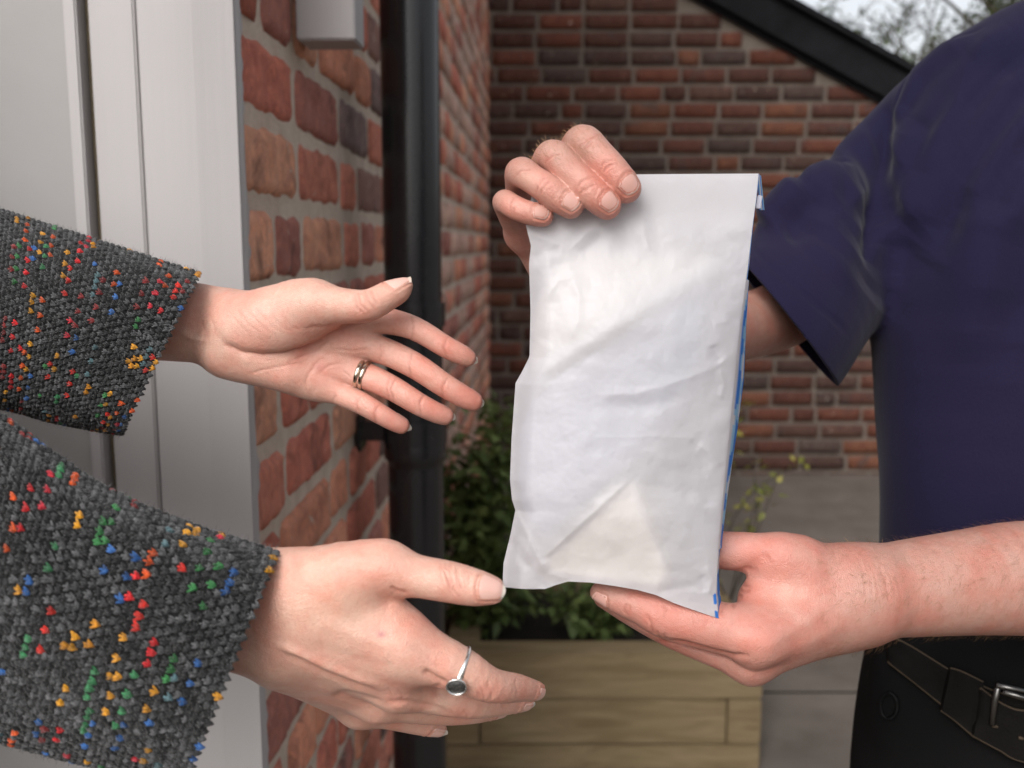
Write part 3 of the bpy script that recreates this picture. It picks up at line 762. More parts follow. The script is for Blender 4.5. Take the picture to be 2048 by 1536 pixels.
# ------------------------------------------------------------------ the four hands
WL_palm = [
    [(120,600,.612,62),(400,624,.609,57),(480,640,.608,50)],
    [(110,662,.612,60),(385,668,.609,57),(480,700,.608,46)],
    [(470,640,.609,48),(692,650,.609,38)],
    [(470,655,.609,48),(668,682,.609,40)],
    [(470,680,.608,46),(642,724,.608,38)],
    [(460,704,.607,46),(612,752,.606,37)],
    [(455,704,.599,38),(575,742,.598,35)],
    [(480,640,.594,48),(555,624,.588,55),(625,605,.580,42)],
    [(485,665,.596,44),(560,656,.588,52),(640,634,.586,40)],
    [(722,652,.608,26),(706,694,.608,27),(676,738,.607,27),(640,768,.606,24)],
]
WL_fing = [
    [(600,610,.582,45),(625,606,.577,43),(690,612,.572,35.5),(737,611,.570,32.5),(775,592,.571,29),(798,581,.572,24),(810,571,.573,16)],
    [(692,640,.606,36),(760,640,.601,28),(827,656,.597,24),(894,695,.598,22),(922,709,.601,20.5),(935,716,.603,17.5)],
    [(668,682,.606,40),(750,696,.602,28.5),(824,728,.597,26.5),(891,772,.597,24),(932,796,.601,22),(946,803,.603,19.5)],
    [(642,724,.606,37),(732,752,.602,27.5),(784,776,.597,25),(841,810,.597,22.5),(876,827,.601,20.5),(889,832,.603,18.5)],
    [(614,752,.605,34),(680,787,.602,24),(722,806,.598,22.5),(762,829,.598,20.5),(790,845,.601,18.5),(802,851,.603,17)],
]
WR_palm = [
    [(300,1110,.458,80),(420,1152,.456,80),(560,1194,.453,82)],
    [(270,1200,.458,78),(390,1240,.456,78),(540,1276,.454,82)],
    [(560,1194,.453,80),(610,1174,.447,78),(765,1133,.44,46)],
    [(600,1222,.450,75),(805,1292,.446,57)],
    [(590,1262,.456,74),(792,1365,.464,50)],
    [(640,1205,.449,72),(775,1243,.447,50)],
    [(640,1258,.452,68),(800,1332,.455,50)],
    [(580,1292,.463,70),(752,1393,.484,44)],
    [(570,1312,.471,62),(718,1410,.502,39)],
]
WR_fing = [
    [(700,1155,.443,60),(765,1134,.44,47),(830,1151,.438,42),(900,1164,.437,41),(950,1175,.437,36.5),(982,1181,.438,28)],
    [(812,1294,.446,57),(915,1337,.447,46),(978,1369,.453,35),(1035,1376,.470,27.5),(1072,1381,.484,19)],
    [(800,1368,.466,49),(935,1402,.480,34),(1003,1404,.494,27),(1049,1402,.504,19)],
    [(760,1395,.484,43),(885,1420,.499,30),(958,1420,.510,25),(1001,1418,.518,17)],
    [(722,1412,.502,37),(800,1436,.513,26),(848,1450,.520,21),(877,1457,.525,16)],
]
MR_palm = [
    [(1160,600,.603,55),(1135,352,.572,40)],
    [(1160,600,.603,55),(1085,375,.572,40)],
    [(1160,605,.603,55),(1052,415,.570,37)],
    [(1165,610,.602,52),(1048,466,.563,33)],
    [(1160,600,.603,56),(1400,650,.685,66),(1480,654,.735,66),(1590,612,.795,70),(1690,495,.845,74)],
    [(1150,520,.595,44),(1175,450,.575,42)],
]
MR_fing = [
    [(1135,350,.568,40),(1152,302,.535,36),(1170,285,.512,34.5),(1196,310,.505,32.5),(1217,334,.503,33.5),(1240,361,.503,32.5),(1253,377,.505,30)],
    [(1085,373,.568,40),(1096,332,.535,36),(1110,315,.512,34.5),(1140,343,.505,32),(1170,373,.502,33),(1200,399,.502,31.5),(1214,411,.504,29)],
    [(1050,412,.566,37),(1042,367,.537,32),(1044,345,.513,31),(1066,359,.506,29),(1090,375,.503,30),(1126,401,.503,29),(1141,411,.504,27)],
    [(1046,466,.560,33),(1018,422,.537,26),(1010,403,.518,24),(1034,417,.509,24),(1072,430,.507,23),(1086,433,.508,21)],
    [(1175,450,.575,40),(1200,415,.555,34),(1240,400,.540,31),(1275,392,.534,24)],
]
ML_palm = [
    [(2330,1165,.605,120),(2048,1156,.588,113),(1938,1164,.578,104),(1783,1180,.566,93),(1700,1190,.560,86)],
    [(1720,1178,.561,80),(1565,1116,.549,44)],
    [(1710,1190,.560,84),(1512,1274,.533,52)],
    [(1700,1205,.563,80),(1503,1322,.547,42)],
    [(1690,1210,.572,72),(1502,1328,.577,36)],
    [(1690,1212,.577,64),(1512,1322,.60,32)],
    [(1590,1170,.554,60),(1522,1200,.548,46)],
]
ML_fing = [
    [(1590,1124,.551,50),(1565,1116,.549,44),(1500,1104,.551,39),(1450,1101,.555,38),(1385,1092,.560,32),(1350,1087,.562,24)],
    [(1512,1272,.533,52),(1420,1250,.533,50),(1328,1231,.533,44),(1286,1213,.534,37),(1246,1200,.535,31),(1199,1184,.538,19)],
    [(1503,1321,.547,42),(1345,1262,.560,34),(1262,1222,.566,28),(1207,1197,.569,19)],
    [(1502,1326,.577,36),(1352,1262,.593,31),(1272,1218,.598,26),(1222,1193,.602,18)],
    [(1512,1320,.60,32),(1392,1266,.613,26),(1322,1228,.618,21),(1284,1208,.621,15)],
]
def skin_obj(name, F, A, base, mat, parent, detail=None, rx=2, borders=()):
    V, Q = F.nets(A); V = relax(V, Q, rx, 0.5)
    s = Sculpt(V, Q, base)
    if detail: detail(s)
    for B in borders:                                     # the fold of skin round each nail, groove shade painted by tint
        k = np.where((np.abs(V - B.mean(0)) < 0.012).all(1))[0]
        d = np.full(len(k), 9.0)
        for p in B: d = np.minimum(d, ((V[k] - p) ** 2).sum(1))
        d = np.sqrt(d); s.D[k] += 0.00035 * np.exp(-((d - 0.0013) / 0.0007) ** 2) - 0.0003 * np.exp(-(d / 0.0006) ** 2)
        f = (np.exp(-(d / 0.0007) ** 2) * 0.5)[:, None]; s.C[k] = s.C[k] * (1 - f) + np.array((0.42, 0.17, 0.12)) * f
    me = mesh_np(name, s.done(), Q, np.clip(s.C, 0, 1))
    return obj(name, me, mat, parent, smooth=True)
SKW = (0.575, 0.352, 0.275); SKM = (0.405, 0.222, 0.176)
woman = empty('person', (-0.75, 0.55, 0.0), 'person in a flecked charcoal knit cardigan reaching out with both hands', 'person')
man = empty('person', (0.62, 0.85, 0.0), 'person in a navy t-shirt and dark trousers holding out the white bag', 'person')
def hand(palm, fing, nails, base, mat, parent, detail=None, h=0.0008):
    F, A = build_hand(palm, fing, h=h)
    nd = [nail_data(F, A, PX(ch)[i][0], PX(ch)[-1][0], dv, w, s0, s1, fr, **kw) for ch, i, w, dv, s0, s1, fr, kw in nails]
    o = skin_obj('hand', F, A, base, mat, parent, detail, borders=[n[3] for n in nd])
    for n in nd: add_nail(n, o)
    return o
def conv(x0, y0, sc): return lambda pts: [(x0 + a / sc, y0 + b / sc) for a, b in pts]
DK = (0.34, 0.13, 0.09)  # dark tint that paints shade into skin creases and grooves
def det_wl(s):
    c = conv(300, 500, 2.844); L = lambda pts, w, amp, tint=0.0, **k: s.line(c(pts), w, amp, tint, **k)
    def B(x, y, rx, ry, **k): q = c([(x, y)])[0]; s.blob(q[0], q[1], rx / 2.844, ry / 2.844, **k)
    PK = (0.62, 0.27, 0.215)
    for p in ((1750,560),(1780,850),(1620,930),(1380,1010)): B(*p, 190, 120, tint=0.62, tcol=PK, ang=0)
    for p in ((1500,450),(1480,640),(1330,760),(1190,870)): B(*p, 200, 110, tint=0.42, tcol=PK)
    B(1100, 620, 260, 200, tint=0.30, tcol=PK); B(700, 720, 300, 90, tint=0.22, tcol=PK)
    B(640, 400, 240, 150, tint=0.25, tcol=(0.66, 0.42, 0.36))
    L([(380,470),(430,540),(520,585),(640,603),(760,596),(880,566),(980,520),(1060,470),(1140,425)], 9, -.0016, .10)
    L([(430,540),(520,588),(640,605),(760,598),(880,568),(980,522)], 3, -.0008, .45, tcol=DK)
    L([(980,520),(1060,470),(1150,425),(1280,395)], 3, -.0006, .35, tcol=DK)
    L([(890,440),(980,440),(1060,430)], 4, -.0005, .15)
    for p in ([(1185,250),(1200,310),(1240,352)], [(1222,236),(1243,290),(1280,335)], [(1262,236),(1282,285),(1300,300)], [(1165,262),(1180,330),(1215,360)]):
        L(p, 2.6, -.0005, .35, tcol=DK); L([(a+18,b) for a,b in p], 2.6, .0003)
    for p in ([(1488,380),(1502,430),(1490,500)], [(1490,590),(1474,660),(1486,735)], [(1690,730),(1664,790),(1668,850)], [(1395,735),(1370,790),(1385,860)],
              [(1560,820),(1536,870),(1540,935)], [(1195,840),(1176,880),(1190,925)], [(1305,880),(1276,930),(1285,985)], [(1690,500),(1672,560),(1690,610)],
              [(1360,735),(1345,790),(1360,850)]):
        L(p, 2.4, -.00042, .40, tcol=DK)
    for p in ([(885,795),(890,730),(935,655),(985,610)], [(1300,640),(1320,590),(1310,540)], [(1010,520),(960,570),(880,600),(780,640)], [(1250,560),(1150,575),(1040,560)],
              [(1100,690),(1150,730)], [(1040,860),(1060,820)], [(560,700),(700,670),(860,640)], [(960,700),(1010,660),(1080,640)]):
        L(p, 2.4, -.00035, .25, tcol=DK)
    for i in range(7): L([(440+62*i,340+6*i),(500+62*i,420+4*i),(570+60*i,480-4*i)], 2.4, -.00016, .10)
    L([(160,455),(240,505),(330,520)], 7, .0007); L([(290,400),(320,470),(300,560),(270,640)], 4, -.0004, .15); L([(350,380),(365,460),(350,540)], 3, -.0003, .12)
    B(960, 665, 26, 26, tint=.35, tcol=(0.5,.2,.2)); B(1120, 660, 120, 70, amp=-.0016); B(1180, 740, 60, 40, amp=.0008)
    for p in ((1560,470),(1570,700),(1460,830),(1240,900)): B(*p, 60, 45, amp=.0004)
NW = dict(bed=(0.66, 0.40, 0.34))
hwl = hand(WL_palm, WL_fing, [
    (WL_fing[0], -4, .0125, cv(-.30, .80, -.52), -.011, .0035, .0018, dict(NW, slope=-.15, edge=(.52,.42,.35)))] + [
    (ch, -2, w, cv(.05, .25, 1), -.006, .0042, fr, dict(slope=-.30, edge=(.86,.82,.74))) for ch, w, fr in ((WL_fing[1], .0095, .0040), (WL_fing[2], .0102, .0044), (WL_fing[3], .0096, .0042), (WL_fing[4], .0088, .0040))],
    SKW, M_SKIN_W, woman, det_wl)
def det_wr(s):
    c = conv(440, 1050, 2.926); L = lambda pts, w, amp, tint=0.0, **k: s.line(c(pts), w, amp, tint, **k)
    def B(x, y, rx, ry, **k): q = c([(x, y)])[0]; s.blob(q[0], q[1], rx / 2.926, ry / 2.926, **k)
    PK = (0.64, 0.29, 0.225)
    B(1560, 985, 85, 55, tint=.55, tcol=PK); B(1030, 1000, 110, 60, tint=.45, tcol=PK); B(1180, 790, 140, 80, tint=.22, tcol=PK); B(1480, 400, 170, 90, tint=.25, tcol=PK)
    B(1440, 1110, 80, 40, tint=.35, tcol=PK); B(1750, 1000, 190, 60, tint=.3, tcol=PK); B(1400, 330, 120, 120, tint=.2, tcol=PK)
    B(560, 450, 330, 200, tint=.30, tcol=(0.62,.385,.27))
    L([(330,700),(450,745),(600,815),(770,885),(950,950)], 8, .0016); L([(380,745),(480,800),(620,868),(770,925),(900,965)], 8, -.0014, .05, tcol=DK)
    L([(560,560),(800,645),(1050,725)], 16, .0006); L([(500,690),(750,770),(1000,850)], 14, -.0006)
    L([(1190,850),(1260,900),(1330,935)], 7, -.0016, .22, tcol=DK); L([(1260,930),(1290,990),(1380,1000)], 10, -.0010, .1)
    L([(660,990),(740,985),(850,1010),(960,1040)], 6, -.0010, .2, tcol=DK); L([(960,1040),(1100,1035),(1240,1060),(1400,1120)], 6, -.0008, .15, tcol=DK)
    L([(560,930),(700,1010),(860,1070)], 8, .0007)
    for p in ([(1318,222),(1308,262),(1338,330),(1345,395)], [(1350,228),(1348,300),(1368,375),(1395,415)], [(1388,250),(1398,320),(1420,380)], [(1330,240),(1328,300),(1352,370)], [(1290,230),(1290,290),(1310,350)]):
        L(p, 2.4, -.00045, .32, tcol=DK); L([(a+16,b) for a,b in p], 2.4, .0002)
    L([(1005,360),(1030,385),(1100,402)], 4, -.0008, .4, tcol=DK)
    B(945, 640, 24, 18, tint=.75, tcol=(0.36,.13,.15)); B(905, 620, 60, 40, tint=.18, tcol=(0.45,.2,.18))
    L([(985,740),(975,775),(1000,800)], 4, .0004, .25, tcol=(0.42,.33,.27))
    for i in range(9): L([(1090+14*i,700+16*i),(1130+14*i,690+16*i),(1170+14*i,702+17*i)], 1.8, -.0002, .12, tcol=DK)
    for p in ([(1520,940),(1545,985),(1540,1030)], [(1560,930),(1590,980),(1585,1030)], [(1500,960),(1520,1010)], [(1725,900),(1740,960),(1735,1010)]):
        L(p, 2.2, -.0003, .22, tcol=DK)
    for p in ([(985,950),(1010,1000),(1000,1040)], [(1040,960),(1070,1000),(1060,1040)], [(1420,1080),(1450,1110),(1440,1135)]): L(p, 2.2, -.0003, .22, tcol=DK)
    for i in range(8): L([(300+38*i,420+30*i),(330+38*i,520+28*i),(330+38*i,600+26*i)], 2.0, -.00012, .06)
hwr = hand(WR_palm, WR_fing, [
    (WR_fing[0], -2, .0118, cv(.05, .40, -1), -.0085, .0045, .0016, dict(NW)),
    (WR_fing[1], -2, .0088, cv(.35, -.45, -.75), -.006, .0030, .0030, dict(NW)), (WR_fing[2], -2, .0085, cv(.35, -.85, -.55), -.006, .0028, .0030, dict(NW)),
    (WR_fing[3], -2, .0082, cv(.3, -.9, -.45), -.006, .0028, .0034, dict(NW)), (WR_fing[4], -2, .0080, cv(.2, -.75, -.7), -.0075, .0026, .0032, dict(NW))],
    SKW, M_SKIN_W, woman, det_wr)
def det_mr(s):
    c = conv(960, 220, 3.303); L = lambda pts, w, amp, tint=0.0, **k: s.line(c(pts), w, amp, tint, dmax=.535, **k)
    def B(x, y, rx, ry, **k): q = c([(x, y)])[0]; s.blob(q[0], q[1], rx / 3.303, ry / 3.303, dmax=.535, **k)
    PK = (0.62, 0.26, 0.20)
    for p in ((850,380),(690,500),(420,490),(220,640)): B(*p, 110, 110, tint=.5, tcol=PK)
    for p in ((985,560),(870,680),(610,660),(440,730)): B(*p, 120, 100, tint=.45, tcol=PK)
    B(300, 450, 60, 50, tint=.3, tcol=(0.66,.43,.33))
    for p in ([(795,390),(810,355),(860,335),(890,330)], [(640,535),(655,490),(700,455),(750,440)], [(690,545),(715,510),(770,490)], [(372,545),(380,505),(415,462),(440,448)], [(200,665),(198,620),(222,585)],
              [(820,405),(850,370),(900,352)], [(660,560),(690,520)], [(400,560),(412,520),(450,480)], [(225,680),(222,640)], [(660,240),(720,190),(780,165)], [(690,260),(740,215)], [(430,345),(480,300),(530,290)], [(230,440),(270,400),(330,395)]):
        L(p, 2.0, -.00040, .5, tcol=(0.30,.10,.07)); L([(a+14,b+10) for a,b in p], 3.0, .00022)
    for k in range(5): L([(770+12*k,372+14*k),(850+8*k,320+14*k)], 1.8, -.00016, .12, tcol=DK); L([(620+14*k,505+12*k),(720+10*k,435+14*k)], 1.8, -.00016, .12, tcol=DK)
hmr = hand(MR_palm, MR_fing, [
    (MR_fing[0], 4, .0118, cv(.06, .16, -1), -.0068, .0040, 0, {}), (MR_fing[1], 4, .0112, cv(.10, .10, -1), -.0068, .0040, 0, {}),
    (MR_fing[2], 4, .0106, cv(.10, .14, -1), -.0064, .0036, 0, {}), (MR_fing[3], 3, .0088, cv(.05, .22, -1), -.0060, .0030, 0, dict(bed=(.52,.29,.24)))],
    SKM, M_SKIN_M, man, det_mr, h=0.0008)
def det_ml(s):
    c = conv(1140, 1020, 2.2555); L = lambda pts, w, amp, tint=0.0, **k: s.line(c(pts), w, amp, tint, **k)
    def B(x, y, rx, ry, **k): q = c([(x, y)])[0]; s.blob(q[0], q[1], rx / 2.2555, ry / 2.2555, **k)
    PK = (0.60, 0.235, 0.185)
    B(760, 480, 420, 330, tint=.36, tcol=PK); B(350, 480, 260, 130, tint=.30, tcol=PK); B(800, 180, 260, 130, tint=.40, tcol=PK)
    B(830, 610, 90, 70, tint=.35, tcol=(0.62,.21,.16)); B(1000, 380, 130, 70, tint=.22, tcol=(0.70,.46,.36))
    L([(400,590),(520,605),(640,640),(740,660),(810,655)], 6, -.0015, .20, tcol=DK); L([(400,590),(520,605),(640,640),(740,660)], 2.6, -.0006, .4, tcol=DK)
    for p in ([(735,300),(760,330),(810,345)], [(742,340),(775,365),(810,362)], [(748,375),(775,392)], [(735,395),(738,440)]): L(p, 3.5, -.0009, .4, tcol=DK)
    L([(725,395),(700,425),(685,470)], 4, -.0006, .25, tcol=DK)
    L([(780,290),(850,240),(900,200)], 16, -.0012, .12); L([(720,285),(790,270),(850,280)], 5, -.0006, .15)  # dents at the thumb web, their shading tinted into the skin
    for p in ([(395,545),(400,570),(430,600)], [(370,530),(378,560)], [(420,560),(440,590)], [(345,470),(365,510),(372,540)], [(425,430),(440,450),(425,480)], [(255,420),(245,455),(262,475)], [(270,430),(268,470)], [(140,395),(160,410)]):
        L(p, 2.6, -.0005, .4, tcol=DK)
    for i in range(7): L([(560+40*i,520+2*i),(590+40*i,500+2*i),(640+40*i,515+4*i)], 2.4, -.00016, .10)
    for i in range(6): L([(1300+24*i,210+8*i),(1330+26*i,300+6*i),(1340+26*i,400)], 2.4, -.00022, .10)
    L([(1395,250),(1425,330),(1440,420)], 3, -.0005, .18, tcol=DK)
    B(820, 580, 70, 60, amp=.0012); B(820, 740, 60, 40, amp=.0010); L([(860,640),(960,560),(1150,450)], 16, .0007); L([(880,720),(1050,620),(1250,500)], 16, .0006)
hml = hand(ML_palm, ML_fing, [(ML_fing[1], -2, .0105, cv(-.35, -.70, -.55), -.0075, .0030, 0, {})], SKM, M_SKIN_M, man, det_ml, h=0.0009)
# ------------------------------------------------------------------ knitted cardigan sleeves
def crom(A, t):
    "Catmull-Rom through rows of A at t in [0, n-1]"
    n = len(A); i = np.clip(np.floor(t).astype(int), 0, n - 2); f = (t - i)[:, None]
    p0, p1, p2, p3 = A[np.maximum(i-1, 0)], A[i], A[i+1], A[np.minimum(i+2, n-1)]
    return 0.5 * ((2*p1) + (-p0+p2)*f + (2*p0-5*p1+4*p2-p3)*f**2 + (-p0+3*p1-3*p2+p3)*f**3)
def mat_knit():
    m = NT('tweed_knit'); c = m.coord()
    fib = m.noise(900, 3, 0.7, m.scale(c, (1.0, 1.0, 0.35))); n2 = m.noise(350, 3, 0.6, c)
    k = m.mix(m.ramp(fib, [(0.35, 0.0), (0.7, 1.0)]), m.mix(1.0, m.attr(), (0.5, 0.5, 0.5), 'MULTIPLY'), m.mix(1.0, m.attr(), (1.5, 1.5, 1.5), 'MULTIPLY'))
    m.p(Base_Color=k, Roughness=0.95, Specular_IOR_Level=0.12, Sheen_Weight=0.25, Sheen_Roughness=0.5, Normal=m.bump(m.math('ADD', fib, n2), 0.7, 0.0012)); return m.m
M_KNIT = mat_knit()
FLECK = [(0.62, 0.02, 0.025), (0.60, 0.03, 0.02), (0.68, 0.28, 0.02), (0.70, 0.10, 0.02), (0.72, 0.33, 0.02), (0.03, 0.12, 0.36), (0.04, 0.20, 0.06), (0.55, 0.03, 0.05), (0.05, 0.16, 0.45), (0.25, 0.03, 0.03), (0.10, 0.18, 0.20), (0.66, 0.30, 0.03), (0.05, 0.22, 0.09)]
def sleeve(parent, secs, seed, pitch, rowh, up_amp=.0, stop=None):
    "secs: (top px, top py, bottom px, bottom py, depth, half thickness m)"
    rng = random.Random(seed); T = np.array([P(a, b, d) for a, b, c, e, d, h in secs]); Bm = np.array([P(c, e, d) for a, b, c, e, d, h in secs]); H = np.array([[s[5]] for s in secs])
    def ring(t, phi):
        t = np.atleast_1d(t); top = crom(T, t); bot = crom(Bm, t); h = crom(H, t)[:, 0]; mid = (top + bot) / 2; ax = (top - bot) / 2
        c, s_ = np.cos(phi), np.sin(phi)
        wob = 1 + .02 * np.sin(3 * phi + t * 1.7) + .015 * np.sin(5 * phi - t * 2.3)
        q = mid + ax * (c * (1 + (wob - 1) * .5))[:, None]; ray = q - CAM; L = np.linalg.norm(ray, axis=1, keepdims=True)
        return q - ray / L * (h * np.sign(s_) * np.abs(s_) ** .92 * wob)[:, None] - RGT * (.006 * np.maximum(0, -s_))[:, None]
    n = len(secs) - 1; nt = 400; tt = np.linspace(0, n, nt)
    mid = (crom(T, tt) + crom(Bm, tt)) / 2; arc = np.concatenate([[0], np.cumsum(np.linalg.norm(np.diff(mid, axis=0), axis=1))]); total = arc[-1]
    nu, nv = 96, 90; ts = np.interp(np.linspace(0, total, nv), arc, tt); V = []
    for k in range(nu): V.append(ring(ts, np.full(nv, 2 * math.pi * k / nu)))
    V = np.array(V); body = V.reshape(-1, 3); Q = tri_grid(nu, nv, True)
    cen = V.mean(0)                                                   # turned-in rim and lining at the cuff
    lin = []
    for j, sc in ((nv-1, .965), (nv-4, .93), (nv-16, .92)): lin.append(cen[j] + (V[:, j] - cen[j]) * sc)
    lin = np.stack([V[:, -1]] + lin, 1); o = len(body); body2 = np.concatenate([body, lin.reshape(-1, 3)]); Q2 = tri_grid(nu, 4, True) + o
    sl = obj('sleeve', mesh_np('sleeve', body2, np.concatenate([Q, Q2]), np.full((len(body2), 3), .006)), M_KNIT, parent, True)
    # raised stitches, each a pair of lobes
    th = np.linspace(0, 2 * math.pi, 7)[:-1]
    lobe = [np.array((0, 0, 1.0))] + [np.array((.66 * math.cos(a), .66 * math.sin(a), .72)) for a in th] + [np.array((math.cos(a), math.sin(a), -.1)) for a in th]
    lf = [(0, 1+k, 1+(k+1) % 6) for k in range(6)] + [(1+k, 7+k, 7+(k+1) % 6) for k in range(6)] + [(1+k, 7+(k+1) % 6, 1+(k+1) % 6) for k in range(6)]
    lobe = np.array(lobe); lf = np.array(lf); jit = np.random.default_rng(seed).uniform(.70, 1.30, (60, 13, 3))
    SV, SF, SC = [], [], []; rows = int(total / rowh); off = 0
    phis_f = np.linspace(0, 2 * math.pi, 200)
    for r in range(rows + 1):
        s = total - r * rowh; t = float(np.interp(s, arc, tt)); R = ring(np.full(200, t), phis_f); R2 = ring(np.full(200, max(0, t - .02)), phis_f)
        seg = np.concatenate([[0], np.cumsum(np.linalg.norm(np.diff(R, axis=0), axis=1))]); per = seg[-1]; m = int(per / pitch)
        runs = {}
        if rng.random() < .72:
            q = rng.randrange(0, 12)
            while q < m:
                L = rng.choice((1, 2, 2, 3, 3, 4)); ci = rng.randrange(len(FLECK)); st = rng.choice((1, 2, 2, 2))
                for k in range(L): runs[(q + k * st) % m] = FLECK[(ci + (k > 3 and rng.random() < .3)) % len(FLECK)]
                q += L * st + rng.randint(4, 12)
        for k in range(m):
            u = (k + .5 * (r % 2) + rng.uniform(-.07, .07)) / m * per; ph = np.interp(u % per, seg, phis_f)
            i = ph / (2 * math.pi) * 199; i0 = int(i) % 199; f = i - int(i)
            p = R[i0] * (1-f) + R[i0+1] * f; e1 = R[i0+1] - R[i0]; e1 = e1 / np.linalg.norm(e1)
            e2 = p - (R2[i0] * (1-f) + R2[i0+1] * f); e2 = e2 / (np.linalg.norm(e2) + 1e-9); nn = np.cross(e1, e2); nn /= np.linalg.norm(nn)
            if nn @ (p - R.mean(0)) < 0: nn = -nn
            c = runs.get(k)
            if c is None: g = rng.choice((.012, .020, .032, .046, .066)); c = (g, g * 1.01, g * 1.05); fl = False
            else: w = rng.uniform(.40, .85); c = tuple(q * w for q in c); fl = True
            big = rng.uniform(.95, 1.12) if fl else rng.uniform(.84, 1.06); jt = e2 * rng.uniform(-.0003, .0003)
            for sg in (-1, 0, 1):
                a = sg * .50 + rng.uniform(-.2, .2); ca, sa = math.cos(a), math.sin(a)
                x = e1 * ca + e2 * sa; y = -e1 * sa + e2 * ca
                W, Lh, Hh = pitch * .165 * big, rowh * .62 * big, rng.uniform(.0008, .0013) * big
                pp = p + e1 * (sg * pitch * .19 + rng.uniform(-.03, .03) * pitch) + e2 * rng.uniform(-.05, .05) * rowh + e2 * (-.12 * rowh * (sg == 0)) + nn * rng.uniform(-.0003, .0004) + jt
                SF.append(lf + len(SV) * 13); jv = jit[rng.randrange(len(jit))]; SV.append(pp + lobe[:, :1] * jv[:, :1] * x * W + lobe[:, 1:2] * jv[:, 1:2] * y * Lh + lobe[:, 2:] * jv[:, 2:] * nn * Hh); gg = rng.uniform(.55, 1.35) if not fl else rng.uniform(.75, 1.1); SC.append(np.tile(np.array(c) * gg, (13, 1)))
    st = obj('stitches', mesh_np('stitches', np.concatenate(SV), np.concatenate(SF), np.concatenate(SC)), M_KNIT, sl, True); st.name = 'knit_stitch'; tag(st, kind='stuff')
    # loose fibres
    HV, HF, HC = [], [], []
    for k in range(14000):
        t = n * rng.random() ** .75; ph = rng.uniform(0, 2 * math.pi)
        p = ring(np.array([t]), np.array([ph]))[0]; c0 = (crom(T, np.array([t])) + crom(Bm, np.array([t])))[0] / 2
        o_ = p - c0; o_ /= np.linalg.norm(o_); rd = np.array([rng.gauss(0, 1) for _ in range(3)]); d1 = o_ * .55 + rd * .6; d1 /= np.linalg.norm(d1); w = np.cross(d1, rd); w /= np.linalg.norm(w) + 1e-9
        L = rng.uniform(.0012, .0036); mid_ = p + o_ * .0008 + d1 * L * .6; tip = mid_ + (d1 + rd * .5) * L * .4
        i = len(HV); HV += [p + o_ * .0006, mid_ - w * .00007, mid_ + w * .00007, tip]; HF += [(i, i+1, i+2), (i+1, i+3, i+2)]; g = rng.choice((.06, .1, .16)); HC += [(g, g, g)] * 4
    fz = obj('wool_fuzz', mesh_np('wool_fuzz', np.array(HV), np.array(HF), np.array(HC)), M_KNIT, sl); tag(fz, kind='stuff')
    return sl
sleeve(woman, [(-520,260,-560,830,.66,.056), (-260,335,-300,820,.635,.054), (0,420,-40,812,.615,.052), (200,480,112,842,.605,.048), (398,546,243,868,.600,.040)], 31, .0043, .0034)
sleeve(woman, [(-460,560,-640,1300,.50,.060), (-200,700,-360,1390,.475,.058), (0,830,-150,1440,.455,.056), (200,965,40,1490,.448,.053), (400,1056,220,1540,.446,.049), (552,1108,365,1580,.448,.044)], 32, .0045, .0036)

# ------------------------------------------------------------------ rings
M_SILVER = NT('silver').p(Base_Color=(0.72, 0.70, 0.67, 1), Metallic=1.0, Roughness=0.22).m
M_GOLD = NT('white_gold').p(Base_Color=(0.62, 0.54, 0.44, 1), Metallic=1.0, Roughness=0.16).m
def mat_stone():
    m = NT('dark_stone'); c = m.coord(); n = m.noise(1400, 4, .7, c)
    m.p(Base_Color=m.mix(m.ramp(n, [(.45, 0.0), (.7, 1.0)]), (.010, .010, .010), (.10, .095, .085)), Roughness=.3, Normal=m.bump(n, .6, .0006)); return m.m
M_STONE = mat_stone()
def ring_mesh(c, ax, R, prof, refv, n=56, squash=1.0):
    ax = ax / np.linalg.norm(ax); e1 = refv - ax * (refv @ ax); e1 /= np.linalg.norm(e1); e2 = np.cross(ax, e1); V = []
    for k in range(n):
        a = 2 * math.pi * k / n; rd = math.cos(a) * e1 + math.sin(a) * e2 * squash
        for (dr, da) in prof(a): V.append(c + rd * (R + dr) + ax * da)
    m = len(prof(0)); Q = np.array([(k*m+j, ((k+1) % n)*m+j, ((k+1) % n)*m+(j+1) % m, k*m+(j+1) % m) for k in range(n) for j in range(m)])
    return mesh_np('ring', np.array(V), Q), e1, e2
def oval(w, h, n=10): return [(h * math.cos(2*math.pi*i/n), w * math.sin(2*math.pi*i/n)) for i in range(n)]
q = PX(WL_fing[3]); axv = q[1][0] - q[0][0]
cR = q[0][0] + axv * .93
r1 = empty('ring', cR, 'slim pale gold double-band ring on the open palm-up hand', 'ring')
for k, dx in ((0, -.0016), (1, .0016)):
    me, _, _ = ring_mesh(cR + axv / np.linalg.norm(axv) * dx, axv, .00885, lambda a: oval(.00135, .0008), -FWD); obj('band', me, M_GOLD, r1, True)
q = PX(WR_fing[1]); axv = q[1][0] - q[0][0]; cR = P(921, 1339, .4475); Rr = .0104
r2 = empty('ring', cR, 'silver ring with a round dark stone on the nearer hand', 'ring')
sgn = P(914, 1369, .437) - cR
me, e1, e2 = ring_mesh(cR, axv, Rr, lambda a: oval(.0011 + .0008 * max(0, math.cos(a)) ** 6, .0009), sgn); obj('band', me, M_SILVER, r2, True)
sd = e1; bc = cR + e1 * (Rr + .0003)
nz = e1 * .72 - FWD * .75 - UPV * .15; nz /= np.linalg.norm(nz)
